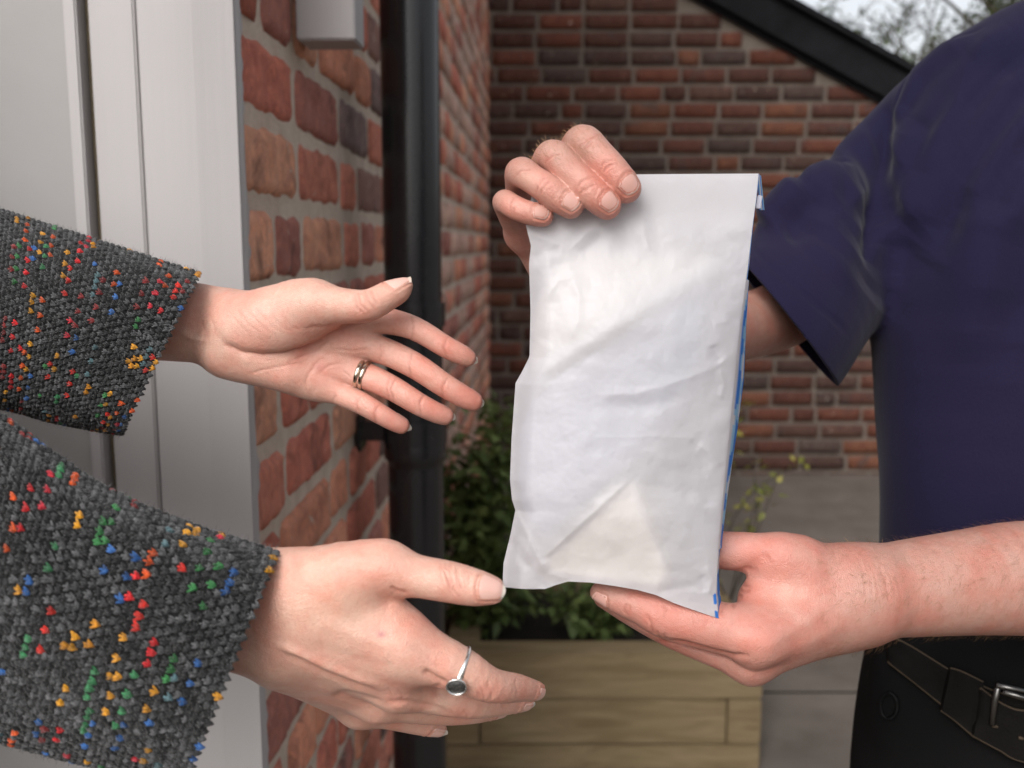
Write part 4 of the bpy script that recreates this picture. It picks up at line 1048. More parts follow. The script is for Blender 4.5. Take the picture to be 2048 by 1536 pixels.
def disc(name, c, nz, prof, mat, parent, n=40, sy=.85):
    a1 = np.cross(nz, UPV); a1 /= np.linalg.norm(a1); a2 = np.cross(nz, a1); V = []
    for k in range(n):
        a = 2*math.pi*k/n; rd = math.cos(a) * a1 + sy * math.sin(a) * a2
        V += [c + rd * r + nz * h for r, h in prof]
    o = obj(name, mesh_np(name, np.array(V), tri_grid(n, len(prof), True)), mat, parent, True); return o
bz = disc('bezel', bc, nz, [(.0018, -.0015), (.0034, .0002), (.0046, .0016), (.0048, .0030), (.0045, .0033), (.0041, .0031), (.0040, .0022), (.0001, .0022)], M_SILVER, r2)
disc('stone', bc, nz, [(.0040, .0023), (.0038, .0027), (.0020, .0031), (.00005, .0032)], M_STONE, bz)

# the rest of the cardigan, out of the picture to the left
F = Field(np.array((-1.02, .28, .55)), np.array((-.42, .86, 1.52)), .006); A = F.P; A[:] = .08
cc = lambda *pts: [(np.array(p[:3]), p[3]) for p in pts]
F.chain(A, cc((-.76,.57,.60,.165), (-.77,.57,.85,.150), (-.77,.57,1.10,.150), (-.77,.57,1.30,.145), (-.77,.57,1.40,.10)), .02, kout=.03)
F.chain(A, cc((-.77,.70,1.38,.062), (-.68,.70,1.24,.058), (-.53,.655,1.185,.060)), .02, kout=.03)
F.chain(A, cc((-.77,.44,1.38,.062), (-.66,.46,1.20,.060), (-.43,.485,1.125,.064)), .02, kout=.03)
V, Q = F.nets(A); obj('cardigan', mesh_np('cardigan', relax(V, Q, 3), Q, np.full((len(V), 3), .045)), M_KNIT, woman, True)

def head(parent, c, look, skin, skmat, haircol, seed, hair_low):
    "head looking along look (horizontal); c = centre of the skull"
    look = np.array(look, float); look /= np.linalg.norm(look); sd = np.cross((0, 0, 1.0), look); up = np.array((0, 0, 1.0)); c = np.array(c, float)
    q = lambda f, s_, u: c + look * f + sd * s_ + up * u
    F = Field(c - .17, c + np.array((.17, .17, .15)), .003); A = F.P; A[:] = .08
    F.chain(A, [(q(-.015, 0, .02), .082), (q(.02, 0, .015), .078)], .01, nrm=sd, flat=1.14, kout=.02)
    F.chain(A, [(q(.03, 0, -.03), .062), (q(.052, 0, -.085), .034)], .01, nrm=sd, flat=.98, kout=.03)
    F.chain(A, [(q(-.02, 0, -.05), .052), (q(-.03, 0, -.17), .056)], .01, kout=.03)
    F.chain(A, [(q(.094, 0, .005), .008), (q(.110, 0, -.030), .012)], .01, kout=.012)
    for s_ in (-1, 1):
        F.chain(A, [(q(.086, .031*s_, .004), .017)], .01, kout=.012, neg=True); F.chain(A, [(q(.072, .031*s_, .003), .0125)], .01, kout=.004)
        F.chain(A, [(q(-.005, .078*s_, .01), .013), (q(-.012, .080*s_, -.03), .010)], .01, nrm=sd, flat=1.8, kout=.006)
    F.chain(A, [(q(.088, -.02, -.064), .007), (q(.096, 0, -.062), .008), (q(.088, .02, -.064), .007)], .005, kout=.008)
    V, Q = F.nets(A); V = relax(V, Q, 3); C = np.tile(np.array(skin), (len(V), 1)); r = V - c
    f, s_, u = r @ look, r @ sd, r @ up; lip = (f > .085) & (np.abs(s_) < .027) & (np.abs(u + .063) < .009); C[lip] = (.45, .17, .14)
    for k in (-1, 1): C[(np.hypot(s_ - .031*k, u - .004) < .009) & (f > .07)] = (.10, .07, .05); C[(np.abs(s_ - .031*k) < .02) & (np.abs(u - .030) < .004) & (f > .06)] = np.array(haircol)
    obj('head', mesh_np('head', V, Q, C), skmat, parent, True)
    H = F.new(); H[:] = .08
    F.chain(H, [(q(-.022, 0, .028), .090), (q(.005, 0, .030), .086)], .01, nrm=sd, flat=1.12, kout=.02)
    if hair_low: F.chain(H, [(q(-.035, 0, .0), .086), (q(-.05, 0, -.12), .070)], .01, nrm=sd, flat=1.0, kout=.02)
    F.chain(H, [(q(.085, 0, -.035), .078)], .01, kout=.012, neg=True)
    V, Q = F.nets(H); V = relax(V, Q, 2); V = V + vnormals(V, Q) * np.array([mnoise.noise(Vector(p * np.array((70, 70, 12)))) for p in V])[:, None] * .003
    m = NT('hair'); w = m.noise(60, 4, .6, m.scale(m.coord(), (6, 6, .6))); m.p(Base_Color=m.mix(w, tuple(q_ * .6 for q_ in haircol), tuple(q_ * 1.5 for q_ in haircol)), Roughness=.5, Normal=m.bump(w, .6, .003))
    obj('hair', mesh_np('hair', V, Q), m.m, parent, True)
head(woman, (-.745, .57, 1.60), (1, .05, 0), SKW, M_SKIN_W, (.05, .028, .015), 1, True)
# ------------------------------------------------------------------ t-shirt, trousers and belt of the person on the right
def mat_cloth(name, c1, c2, weave=900, sheen=.25, rough=.9):
    m = NT(name); c = m.coord(); n = m.noise(7, 3, .5, c); w = m.noise(weave, 2, .6, m.scale(c, (1, 1, .5)))
    k = m.mix(m.ramp(n, [(.3, 0.0), (.7, 1.0)]), c1, c2); k = m.mix(m.ramp(w, [(.3, .0), (.75, .5)]), k, m.mix(1.0, k, (1.6, 1.5, 1.5), 'MULTIPLY'))
    m.p(Base_Color=k, Roughness=rough, Specular_IOR_Level=.08, Sheen_Weight=sheen, Sheen_Roughness=.45, Normal=m.bump(w, .35, .0008)); return m.m
M_SHIRT = mat_cloth('navy_jersey', (0.0088, 0.0078, 0.0245), (0.0115, 0.0092, 0.0260), sheen=.07)
M_TROUSER = mat_cloth('black_twill', (0.0032, 0.0032, 0.0033), (0.005, 0.0048, 0.0048), 700, .0)
def mat_leather(name, c1, c2, rough=.5):
    m = NT(name); c = m.coord(); v = m.n('TexVoronoi', Scale=420.0); m.set(v.inputs['Vector'], c)
    m.p(Base_Color=m.mix(m.noise(60, 4, .6, c), c1, c2), Roughness=rough, Specular_IOR_Level=.06, Normal=m.bump(v.outputs['Distance'], .25, .0008)); return m.m
M_LEATHER = mat_leather('black_leather', (0.003, 0.0027, 0.0025), (0.006, 0.005, 0.0045), .7); M_LEDGE = mat_leather('belt_edge', (0.035, 0.026, 0.018), (0.075, 0.056, 0.040), .8)
lo = P(1440, -60, .99); 
F = Field(np.array((.15, .52, .80)), np.array((.92, 1.10, 1.72)), .0035); A = F.P
def flatc(chain, flat, kout): F.chain(A, PX(chain), .02, nrm=FWD, flat=flat, kout=kout)
F.P[:] = .08
flatc([(2150,330,.80,335),(2150,520,.785,400),(2142,760,.785,380),(2136,1000,.79,367),(2130,1230,.80,362),(2130,1420,.81,362)], 1.5, .03)
flatc([(1935,265,.85,150),(2130,225,.86,190),(2400,240,.87,200)], 1.15, .05)
G = F.new(); G[:] = .08
F.chain(G, PX([(1935,262,.85,150),(1850,320,.850,146),(1755,428,.832,142),(1645,548,.786,148),(1565,636,.760,163),(1500,712,.742,172)]), .02, nrm=FWD, flat=1.15)
F.chain(G, PX([(1935,262,.85,150),(1880,290,.84,146)]), .02)
F.chain(G, PX([(1600,425,.775,60),(1650,395,.785,52)]), .02, kout=.03)
A = smin(A, G, .009)
V, Q = F.nets(A); V = relax(V, Q, 3)
def split_quads(V, Q):
    "one round of midpoint subdivision for finer folds"
    E = np.sort(np.concatenate([Q[:, [0,1]], Q[:, [1,2]], Q[:, [2,3]], Q[:, [3,0]]]), 1); U, inv = np.unique(E, axis=0, return_inverse=True); inv = inv.reshape(-1)
    n = len(V); m = len(Q); ev = (V[U[:, 0]] + V[U[:, 1]]) / 2; fc = V[Q].mean(1); e = [n + inv[k*m:(k+1)*m] for k in range(4)]; c = n + len(U) + np.arange(m)
    N = np.concatenate([np.stack([Q[:, k], e[k], c, e[(k-1) % 4]], 1) for k in range(4)]); return np.concatenate([V, ev, fc]), N
V, Q = split_quads(V, Q); V = relax(V, Q, 4)
s = Sculpt(V, Q, (0, 0, 0)); c6 = conv(1440, 0, 1.92)
def ridge(pts, w, a):
    q = c6(pts); a *= 1.8; w *= 1.9; s.line(q, w, a); s.line([(x + w * 1.5, y + w * .75) for x, y in q], w * 1.2, -a * .9)
for pts, w, a in (
    ([(1190,110),(1040,230),(920,370),(830,520),(760,680),(700,820),(655,930)], 15, .0060),
    ([(1230,190),(1090,330),(970,490),(880,640),(800,800),(740,960)], 15, .0055),
    ([(1260,330),(1120,500),(1010,650),(930,800)], 16, .0045),
    ([(1110,110),(950,230),(830,340),(740,470),(690,600),(650,740)], 13, .0055),
    ([(980,130),(860,215),(770,300),(700,400),(665,500)], 11, .0045),
    ([(1250,560),(1150,700),(1090,860),(1060,1040),(1050,1250)], 26, .0040),
    ([(1000,760),(960,950),(950,1150),(960,1400)], 28, .0030),
    ([(300,690),(400,680),(500,720),(570,800)], 22, .0035), ([(440,620),(520,560),(590,530)], 18, .0030),
    ([(150,850),(240,790),(310,700)], 16, .0045), ([(360,900),(450,800),(560,720)], 30, .0035), ([(400,1050),(500,960),(580,850)], 30, .0030)): ridge(pts, w, a)
s.line(c6([(720,330),(655,430),(635,520),(625,640),(605,800),(590,920),(585,1000)]), 17, -.007); s.line(c6([(1010,120),(860,185),(760,260),(700,350),(655,440)]), 4, -.0022)
for k in range(-1, 2, 2): s.line(c6([(110,930+8*k),(190,1020+8*k),(300,1115+8*k),(420,1215+8*k),(490,1280+8*k)]), 3, -.0010)
rn = np.array([mnoise.noise(Vector(p * 9)) + .5 * mnoise.noise(Vector(p * 22)) for p in s.V]); s.D += rn * .0022
V2 = s.done()
me = mesh_np('t_shirt', V2, Q)
bm = bmesh.new(); bm.from_mesh(me)
h0, h1 = P(1494, 545, .765), P(1668, 768, .765); axis = P(1586, 660, .775) - P(1755, 432, .815)
o_ = cv(-.78, -.62, 0); rv_ = (h0 + h1) / 2 - CAM; up_ = np.cross(h1 - h0, rv_ / np.linalg.norm(rv_) + .07 * o_); up_ = up_ / np.linalg.norm(up_); up_ = up_ if up_ @ o_ > 0 else -up_
bm.verts.ensure_lookup_table(); pxs, pys, _ = project(V2)
inz = pxs < 1742
vs = [v for v in bm.verts if inz[v.index]]; sv_ = set(vs)
es = [e for e in bm.edges if e.verts[0] in sv_ and e.verts[1] in sv_]; fs = [f for f in bm.faces if all(v in sv_ for v in f.verts)]
geom = vs + es + fs
pn = Vector(up_); pco = Vector((h0 + h1) / 2)
bmesh.ops.bisect_plane(bm, geom=geom, plane_co=pco, plane_no=pn, clear_outer=True)
bm.to_mesh(me); bm.free()
shirt = obj('t_shirt', me, M_SHIRT, man, True)
sm_ = shirt.modifiers.new('thickness', 'SOLIDIFY'); sm_.thickness = .0022; sm_.offset = -1
# trousers
F2 = Field(np.array((.20, .55, .50)), np.array((.95, 1.12, 1.08)), .004); A2 = F2.P; A2[:] = .08
F2.chain(A2, PX([(2125,1285,.79,368),(2118,1420,.79,390),(2105,1560,.79,394),(2095,1900,.80,392)]), .02, nrm=FWD, flat=1.42, kout=.02)
F2.chain(A2, PX([(1800,1330,.760,52),(1800,1400,.758,56),(1795,1450,.760,40)]), .02, kout=.02)
V, Q = F2.nets(A2); V = relax(V, Q, 3); me = mesh_np('trousers', V, Q); trs = obj('trousers', me, M_TROUSER, man, True)
def hit(F, A, px, py, d0=.55, d1=.95):
    ds = np.linspace(d0, d1, 160); v = F.sample(A, np.array([P(px, py, d) for d in ds])); k = np.where(v < 0)[0]
    return ds[k[0]] if len(k) else .80
def ribbon(name, top, bot, lift, thick, mat, parent, n=60, F=F2, A=A2, edge=None):
    t = np.linspace(0, len(top) - 1, n); T = crom(np.array(top, float), t); B = crom(np.array(bot, float), t); nv = 7; V = np.zeros((n, nv, 3))
    dd = np.array([[hit(F, A, *(T[i] * (1 - j/(nv-1)) + B[i] * j/(nv-1))) for j in range(nv)] for i in range(n)])
    for _ in range(6): dd[1:-1] = .5 * dd[1:-1] + .25 * (dd[2:] + dd[:-2])
    for i in range(n):
        for j in range(nv): x, y = T[i] * (1 - j/(nv-1)) + B[i] * j/(nv-1); V[i, j] = P(x, y, dd[i, j] - lift)
    bk = V + FWD * thick; allv = np.concatenate([V.reshape(-1, 3), bk.reshape(-1, 3)]); Qf = tri_grid(n, nv); m = n * nv
    rim = [(i*nv, (i+1)*nv, (i+1)*nv+m, i*nv+m) for i in range(n-1)] + [((i+1)*nv+nv-1, i*nv+nv-1, i*nv+nv-1+m, (i+1)*nv+nv-1+m) for i in range(n-1)]
    rim += [(j+1, j, j+m, j+1+m) for j in range(nv-1)] + [((n-1)*nv+j, (n-1)*nv+j+1, (n-1)*nv+j+1+m, (n-1)*nv+j+m) for j in range(nv-1)]
    o = obj(name, mesh_np(name, allv, np.concatenate([Qf[:, ::-1], Qf + m, np.array(rim)])), mat, parent, True); smooth_by_angle(o, 40)
    if edge:
        for row in (0, nv - 1): MB().tube([V[i, row] + FWD * thick * .4 for i in range(n)], edge, 6).build('cut_edge', M_LEDGE, o, True)
    return o
belt = ribbon('belt', [(1772,1268),(1826,1296),(1902,1343),(1960,1372),(2048,1402),(2160,1425),(2300,1430)], [(1778,1325),(1826,1362),(1888,1412),(1948,1462),(2048,1512),(2160,1540),(2300,1545)], .007, .004, M_LEATHER, man, edge=.0011)
ribbon('keeper', [(1902,1338),(1925,1345),(1968,1366)], [(1884,1422),(1910,1440),(1952,1476)], .011, .004, M_LEATHER, belt, n=14, edge=.0010)
ribbon('belt_end', [(1962,1378),(2010,1412),(2060,1425),(2200,1432)], [(1948,1472),(2000,1500),(2050,1524),(2200,1548)], .0125, .004, M_LEATHER, belt, n=24, edge=.0012)
d_ = hit(F2, A2, 2030, 1390)
bk = MB(); bk.tube([P(1992,1370,d_-.018), P(2030,1378,d_-.020), P(2090,1392,d_-.020)], .0022, 8); bk.tube([P(2008,1384,d_-.022), P(2050,1396,d_-.023), P(2100,1405,d_-.023)], .0018, 8)
bk.tube([P(1998,1366,d_-.016), P(1990,1400,d_-.012), P(1985,1450,d_-.012)], .0022, 8); bk.build('buckle', NT('dull_steel').p(Base_Color=(.14,.135,.13,1), Metallic=1.0, Roughness=.32).m, belt, True)
for x, y in ((1990,1452),(2042,1476)): MB().tube([P(x-5,y-1,hit(F2,A2,x,y)-.0135), P(x+5,y+2,hit(F2,A2,x,y)-.0135)], .0012, 6).build('belt_hole', M_LEDGE, belt, True)
rr = [P(1778 + 17*math.cos(a), 1412 + 26*math.sin(a), hit(F2, A2, 1778 + 17*math.cos(a), 1412 + 26*math.sin(a)) - .002) for a in np.linspace(0, 2*math.pi, 20)]
MB().tube(rr, .0016, 6, caps=False).build('key_ring', NT('black_metal').p(Base_Color=(.003,.003,.003,1), Roughness=.6, Specular_IOR_Level=.1).m, trs, True)

head(man, P(2165, -330, .85) + np.array((0, .0, .0)), (-.8, -.35, 0), SKM, M_SKIN_M, (.035, .02, .012), 2, False)
# ------------------------------------------------------------------ the white paper bag and what is in it
def mat_paper():
    m = NT('white_bag_paper'); c = m.coord(); n = m.noise(260, 5, .7, c); n2 = m.noise(30, 4, .6, c)
    k = m.mix(m.ramp(n2, [(.3, 0.0), (.7, 1.0)]), m.mix(1.0, m.attr(), (.965, .96, .96), 'MULTIPLY'), m.attr())
    bp = m.bump(m.math('ADD', n, m.math('MULTIPLY', n2, 2.0)), .16, .0010)
    m.p(Base_Color=k, Roughness=.42, Specular_IOR_Level=.42, Normal=bp)
    tr = m.n('BsdfTranslucent'); m.set(tr.inputs['Color'], k); m.set(tr.inputs['Normal'], bp); mx = m.n('MixShader'); mx.inputs[0].default_value = .58
    m.t.links.new(m.b.outputs[0], mx.inputs[1]); m.t.links.new(tr.outputs[0], mx.inputs[2]); m.t.links.new(mx.outputs[0], m.out.inputs[0]); return m.m
M_PAPER = mat_paper()
WHITE = np.array((.770, .758, .776)); BLUE = np.array((.05, .24, .75)); LBLUE = np.array((.34, .62, .86))
LEFT = [(1070,352),(1062,400),(1052,452),(1062,492),(1058,530),(1061,620),(1059,715),(1044,745),(1031,768),(1028,810),(1023,880),(1020,960),(1024,1000),(1031,1021),(1020,1075),(1007,1128),(1005,1174)]
RIGHT = [(1517,349),(1512,400),(1505,450),(1496,530),(1488,590),(1480,650),(1473,720),(1466,790),(1458,870),(1450,950),(1444,1010),(1438,1080),(1434,1140),(1432,1190),(1437,1237)]
BOTTOM = [(1005,1174),(1045,1178),(1090,1178),(1112,1170),(1136,1163),(1180,1165),(1230,1172),(1275,1180),(1312,1190),(1350,1207),(1390,1221),(1437,1237)]
def along(poly, y):
    ys = np.array([p[1] for p in poly]); xs = np.array([p[0] for p in poly]); return np.interp(y, ys, xs)
nu, nv = 170, 280
U, W = np.meshgrid(np.linspace(0, 1, nu), np.linspace(0, 1, nv), indexing='ij')
bx = np.array([p[0] for p in BOTTOM]); by = np.array([p[1] for p in BOTTOM])
xb = 1005 + (1437 - 1005) * U; yb = np.interp(xb, bx, by); yt = 352 + (349 - 352) * U
yy = yt + (yb - yt) * W
xl = np.interp(W * 1174 + (1 - W) * 352, [p[1] for p in LEFT], [p[0] for p in LEFT]); xr = np.interp(W * 1237 + (1 - W) * 349, [p[1] for p in RIGHT], [p[0] for p in RIGHT])
xx = xl + (xr - xl) * U
# distance of the front sheet: pinched at the top, filled lower down, resting on the hand below
sm01 = lambda t: np.clip(t, 0, 1) ** 2 * (3 - 2 * np.clip(t, 0, 1))
base = .5145 + .006 * U * (1 - W) + .004 * sm01((W - .1) * 2)
fill = np.sin(np.pi * np.clip(U, 0, 1)) ** .7 * sm01((W - .14) / .25) * (1 - .85 * sm01((W - .80) / .20))
base = base - .0145 * fill + .010 * sm01((.10 - U) / .10) * sm01((W - .12) * 5)
D = np.zeros_like(base)
def bline(pts, w, a, sharp=False, sk=0.0):
    d, t = polydist(xx.ravel(), yy.ravel(), pts); w = w * 1.25; e = np.exp(-(d / w) ** (1.3 if sharp else 2.0)) * np.clip(np.minimum(t, 1 - t) * 6 + .12, 0, 1)
    D.ravel()[:] += (.55 * a * e)
def plane_side(pts, w, a):
    "a soft step: raised on the left side of a line"
    (ax, ay), (bx_, by_) = pts; nx, ny = (by_ - ay), -(bx_ - ax); L = math.hypot(nx, ny); q = ((xx - ax) * nx + (yy - ay) * ny) / L
    D[:] += a * np.tanh(q / w)
for pts, w, a, sh in (
    ([(1066,640),(1085,600),(1120,560),(1145,556),(1158,590),(1156,640),(1140,680)], 9, -.0022, True), ([(1110,585),(1108,630),(1100,665),(1085,690)], 14, .0030, False),
    ([(1060,762),(1130,720),(1220,668),(1330,600),(1420,545)], 16, -.0026, False), ([(1040,790),(1150,725),(1260,655),(1350,590)], 12, .0016, False),
    ([(1185,790),(1270,788),(1350,765),(1430,735),(1470,700)], 10, -.0018, True), ([(1200,815),(1290,812),(1380,788)], 14, .0018, False),
    ([(1140,500),(1180,460),(1215,430)], 8, -.0020, True), ([(1160,510),(1205,470)], 9, .0014, False), ([(1285,420),(1290,470),(1300,505)], 7, -.0014, True), ([(1300,410),(1312,470)], 9, .0012, False),
    ([(1085,1118),(1150,1058),(1210,1005),(1262,956)], 9, -.0026, True), ([(1265,956),(1300,1040),(1330,1110),(1342,1145)], 9, -.0022, True), ([(1085,1118),(1100,1148),(1140,1160)], 7, -.0018, True),
    ([(1031,1021),(1050,1060),(1070,1105),(1092,1150)], 6, -.0026, True), ([(1020,1075),(1040,1110),(1060,1140)], 8, .0020, False), ([(1040,1040),(1036,1090),(1030,1130)], 7, -.0014, True),
    ([(1440,735),(1448,770),(1440,800)], 7, -.0018, True), ([(1425,690),(1440,725)], 8, .0016, False), ([(1395,890),(1420,905),(1445,935)], 8, -.0022, True), ([(1380,880),(1400,900),(1420,940)], 9, .0016, False),
    ([(1410,1130),(1425,1160),(1415,1190)], 6, -.0018, True), ([(1400,1150),(1408,1185)], 7, .0016, False), ([(1380,1000),(1410,1020),(1440,1010)], 9, -.0012, True), ([(1425,650),(1460,640)], 9, -.0012, True),
    ([(1180,875),(1300,873),(1400,876)], 3.5, -.0005, True), ([(1055,455),(1085,478),(1120,490)], 7, -.0014, True), ([(1062,520),(1090,505),(1125,500)], 8, .0012, False), ([(1310,1190),(1345,1175),(1400,1170)], 8, .0014, False)):
    bline(pts, w, a, sh)
plane_side([(1437, 520), (1060, 762)], 60, .0012); plane_side([(1265, 956), (1440, 880)], 40, -.0010)
nz_ = np.array([mnoise.noise(Vector((x * .011, y * .011, 4))) * .0012 + mnoise.noise(Vector((x * .03, y * .03, 9))) * .0006 + mnoise.noise(Vector((x * .09, y * .09, 2))) * .00018 for x, y in zip(xx.ravel(), yy.ravel())]).reshape(xx.shape)
pin = 1 - .75 * sm01((480 - yy) / 60)
dF = base + (D + nz_) * pin
def unp(x, y, d): return CAM + d[..., None] * (FWD + ((x - 1024) / FPX)[..., None] * RGT + ((768 - y) / FPX)[..., None] * UPV)
bag = empty('paper_bag', P(1230, 1200, .525), 'white translucent paper pharmacy bag with blue printed side, held between the two people', 'bag')
FC = np.tile(WHITE, (nu*nv, 1)); mk = ((xr - xx < 7) & (((yy > 1188) & (yy < 1208)) | (yy > 1222))).ravel(); FC[mk] = BLUE
Vf = unp(xx, yy, dF); fr = obj('front_panel', mesh_np('front_panel', Vf.reshape(-1, 3), tri_grid(nu, nv)[:, ::-1], FC), M_PAPER, bag, True)
# back panel, joined to the front along the left edge
th = .0022 + .030 * np.sin(np.pi * np.clip(U * .98 + .0, 0, 1)) ** .6 * sm01((W - .14) / .3) * (1 - .8 * sm01((W - .82) / .18)) + .026 * sm01((U - .5) / .5) * sm01((W - .12) / .25) * (1 - .75 * sm01((W - .85) / .15))
sliver = np.interp(yy[-1], [349, 420, 560, 640, 760, 860, 1000, 1080, 1150, 1200, 1237], [2, 1, 3, 12, 19, 16, 8, 4, 4, 9, 4])
shift = np.zeros_like(xx); shift[:] = sliver[None, :] * sm01((U - .6) / .4)
dB = base + th
xB = 1024 + (xx - 1024) + shift
st = 2; Vb = unp(xB[::st, ::st], yy[::st, ::st] - 2, dB[::st, ::st]); n1, n2 = Vb.shape[:2]
obj('back_panel', mesh_np('back_panel', Vb.reshape(-1, 3), tri_grid(n1, n2), np.tile(WHITE, (n1*n2, 1))), M_PAPER, bag, True)
# printed side gusset on the right and the seam on the left
k = 9; G = np.zeros((k, nv, 3)); GC = np.zeros((k, nv, 3))
rngb = random.Random(4)
for j in range(nv):
    a = Vf[-1, j]; b2 = unp(np.array([xB[-1, j]]), np.array([yy[-1, j] - 2]), np.array([dB[-1, j]]))[0]
    for i in range(k):
        f = i / (k - 1); G[i, j] = a * (1 - f) + b2 * f + RGT * (.0012 * math.sin(f * math.pi) * (1 if 560 < yy[-1, j] < 1100 else 0))
        w = mnoise.noise(Vector((f * 2.5, yy[-1, j] * .02, 1))); c = WHITE if f < .22 else (BLUE if (w > .02 or f > .8) else LBLUE)
        if f > .22 and w < -.28: c = WHITE
        GC[i, j] = c
obj('side_gusset', mesh_np('side_gusset', G.reshape(-1, 3), tri_grid(k, nv), GC.reshape(-1, 3)), M_PAPER, bag, True)
Lq = np.stack([Vf[0], unp(xB[:1], yy[:1] - 2, dB[:1])[0]], 0); obj('left_seam', mesh_np('left_seam', Lq.reshape(-1, 3), tri_grid(2, nv), np.tile(WHITE, (2*nv, 1))), M_PAPER, bag, True)
Bq = np.stack([Vf[:, -1], unp(xB[:, -1:], yy[:, -1:] - 2, dB[:, -1:])[:, 0]], 0); obj('bottom_fold', mesh_np('bottom_fold', Bq.reshape(-1, 3), tri_grid(2, nu)[:, ::-1], np.tile(WHITE, (2*nu, 1))), M_PAPER, bag, True)
# folded-over top, seen at the right corner
def strip(name, a, b, c, d, cols):
    n = len(cols); V = []; C = []
    for i in range(n + 1):
        f = i / n
        for q in (0, 1): pass
    V = []; Fq = []; C = []
    for i, cl_ in enumerate(cols):
        for f in (i / n, (i + 1) / n): V += [a * (1-f) + b * f, d * (1-f) + c * f]; C += [cl_, cl_]
        Fq.append((4*i, 4*i+2, 4*i+3, 4*i+1))
    return obj(name, mesh_np(name, np.array(V), np.array(Fq), np.array(C)), M_PAPER, bag)
strip('top_fold', P(1300,351,.5185), P(1300,350,.5215), P(1517,347,.5265), P(1517,349,.5207), [WHITE])
strip('top_fold', P(1515,349,.5210), P(1522,351,.5270), P(1529,420,.533), P(1519,420,.527), [BLUE, LBLUE, WHITE, BLUE, LBLUE])
tape = MB(); tape.box((-.0013, -.0006, -.0035), (.0013, .0006, .0035), Matrix.Translation(Vector(P(1518, 404, .5235))) @ Matrix.Rotation(.12, 4, 'Y')); tape.build('tape_tab', NT('tape').p(Base_Color=(.36,.36,.42,1), Roughness=.35).m, bag, bevel=.0003)
# contents
M_CARTON = mat_simple('cream_carton', (.84, .78, .66), (.89, .83, .72), 20, .6, .1, .0005)
M_LEAFLET = mat_simple('white_leaflet', (.70, .675, .63), (.74, .715, .67), 20, .6, .1, .0005)
M_FILM = mat_simple('blue_grey_blister', (.30, .32, .40), (.38, .40, .48), 20, .4, .1, .0005)
def inside(name, poly, gap, thick, mat, label, cat):
    "a flat thing just behind the front sheet, following it"
    import itertools
    pts = np.array(poly, float); c = pts.mean(0); n = len(pts); V = []
    def dep(x, y): i = np.argmin((xx - x) ** 2 + (yy - y) ** 2); return base.ravel()[i] 
    ring_n = 10; rows = []
    for r in range(ring_n + 1):
        f = r / ring_n; rows.append([c + (p - c) * f for p in pts])
    ds = [[dep(*p) + gap for p in row] for row in rows]
    V = [P(p[0], p[1], d) for row, dr in zip(rows, ds) for p, d in zip(row, dr)]; B2 = [P(p[0], p[1], d + thick) for row, dr in zip(rows, ds) for p, d in zip(row, dr)]
    m = len(V); Fc = []
    for r in range(ring_n):
        for i in range(n): Fc.append((r*n+i, r*n+(i+1) % n, (r+1)*n+(i+1) % n, (r+1)*n+i))
    Fc = [f for f in Fc]; back = [tuple(q + m for q in f[::-1]) for f in Fc]; rim = [(ring_n*n+i, ring_n*n+(i+1) % n, ring_n*n+(i+1) % n+m, ring_n*n+i+m) for i in range(n)]
    me = bpy.data.meshes.new(name); me.from_pydata([tuple(v) for v in V + B2], [], Fc + back + rim); me.update()
    o = obj(name, me, mat); tag(o, label, cat); return o
def dense(poly, k=6):
    o = []
    for i in range(len(poly)):
        a, b2 = np.array(poly[i], float), np.array(poly[(i+1) % len(poly)], float)
        for j in range(k): o.append(tuple(a + (b2 - a) * j / k))
    return o
inside('carton', dense([(1262,962),(1338,1140),(1316,1168),(1180,1152),(1100,1142),(1092,1118)]), .0035, .012, M_CARTON, 'cream carton showing through the bottom of the white bag', 'carton')
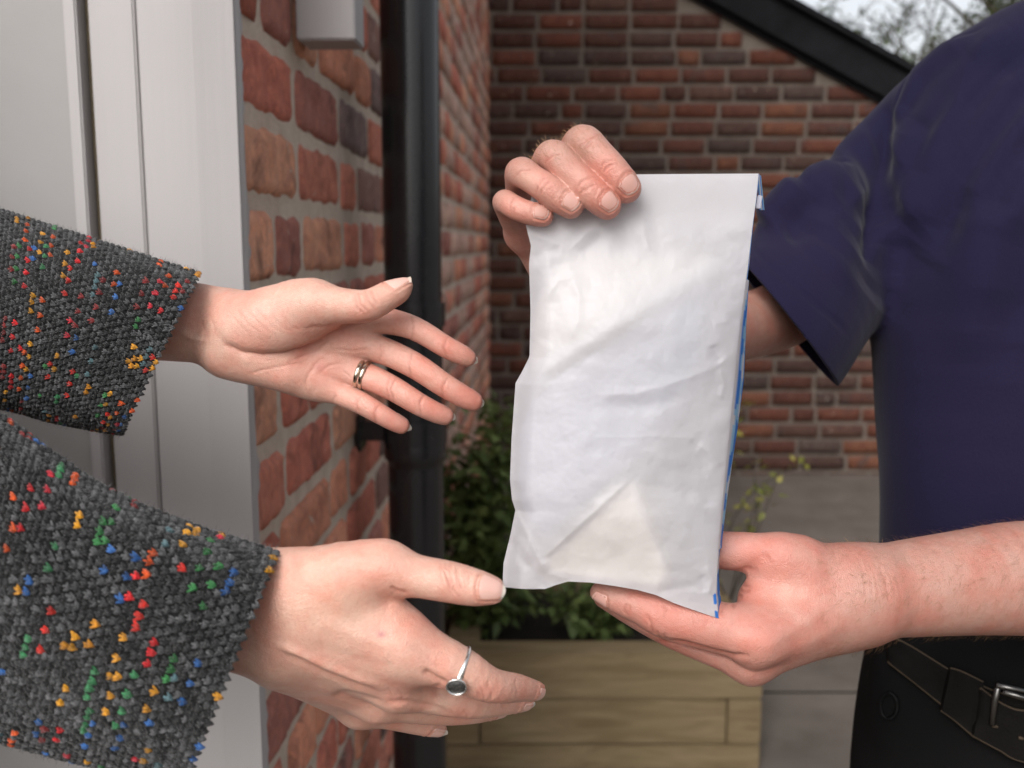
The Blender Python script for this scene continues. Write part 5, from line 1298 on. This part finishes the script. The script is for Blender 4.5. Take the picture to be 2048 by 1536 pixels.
inside('leaflet', dense([(1128,512),(1432,512),(1424,538),(1075,752),(1078,640),(1100,560)]), .0040, .0006, M_LEAFLET, 'white folded leaflet showing through the upper half of the bag', 'leaflet')
inside('blister_pack', dense([(1090,775),(1400,570),(1395,730),(1330,830),(1240,930),(1090,1080),(1050,1000),(1052,850)]), .0060, .003, M_FILM, 'grey blue pack showing faintly through the middle of the bag', 'pack')
# ------------------------------------------------------------------ fine hair on the arm and fingers of the person on the right
M_HAIR = NT('arm_hair').p(Base_Color=(0.30, 0.17, 0.085, 1), Roughness=.45).m
def arm_hair(o, count, sel, flow, L, w, seed, parent):
    me = o.data; n = len(me.vertices); co = np.zeros(n * 3, np.float32); me.vertices.foreach_get('co', co); co = co.reshape(-1, 3).astype(float)
    no = np.zeros(n * 3, np.float32); me.vertices.foreach_get('normal', no); no = no.reshape(-1, 3).astype(float)
    k = np.where(sel(*project(co)))[0]; rg = np.random.default_rng(seed); k = rg.choice(k, min(count, len(k)), replace=False)
    p, nn = co[k], no[k]; fl = np.asarray(flow) + rg.normal(0, .38, p.shape); t = fl - nn * (fl * nn).sum(1)[:, None]; t /= np.linalg.norm(t, axis=1)[:, None]
    Ls = rg.uniform(.5, 1.1, len(k))[:, None] * L; d1 = t * .8 + nn * .55; side = np.cross(d1, nn); side /= np.linalg.norm(side, axis=1)[:, None]
    a = p - nn * .0002; b = p + d1 * Ls * .55; c = b + (t * .95 + nn * .12 + rg.normal(0, .15, p.shape)) * Ls * .5
    V = np.stack([a - side*w, a + side*w, b - side*w*.8, b + side*w*.8, c], 1).reshape(-1, 3); i = np.arange(len(k))[:, None] * 5
    Fc = np.concatenate([i + np.array([[0, 1, 3]]), i + np.array([[0, 3, 2]]), i + np.array([[2, 3, 4]])])
    h = obj('arm_hair', mesh_np('arm_hair', V, Fc), M_HAIR, parent); tag(h, kind='stuff')
arm_hair(hml, 3200, lambda x, y, d: (x > 1640) & (x < 2300), cv(-1, -.35, 0), .0090, .00007, 3, hml)
arm_hair(hmr, 260, lambda x, y, d: (d < .535) & (y < 330) & (y > 240) & (x < 1215) & (x > 1050), cv(-.4, .6, .3), .006, .00007, 4, hmr)
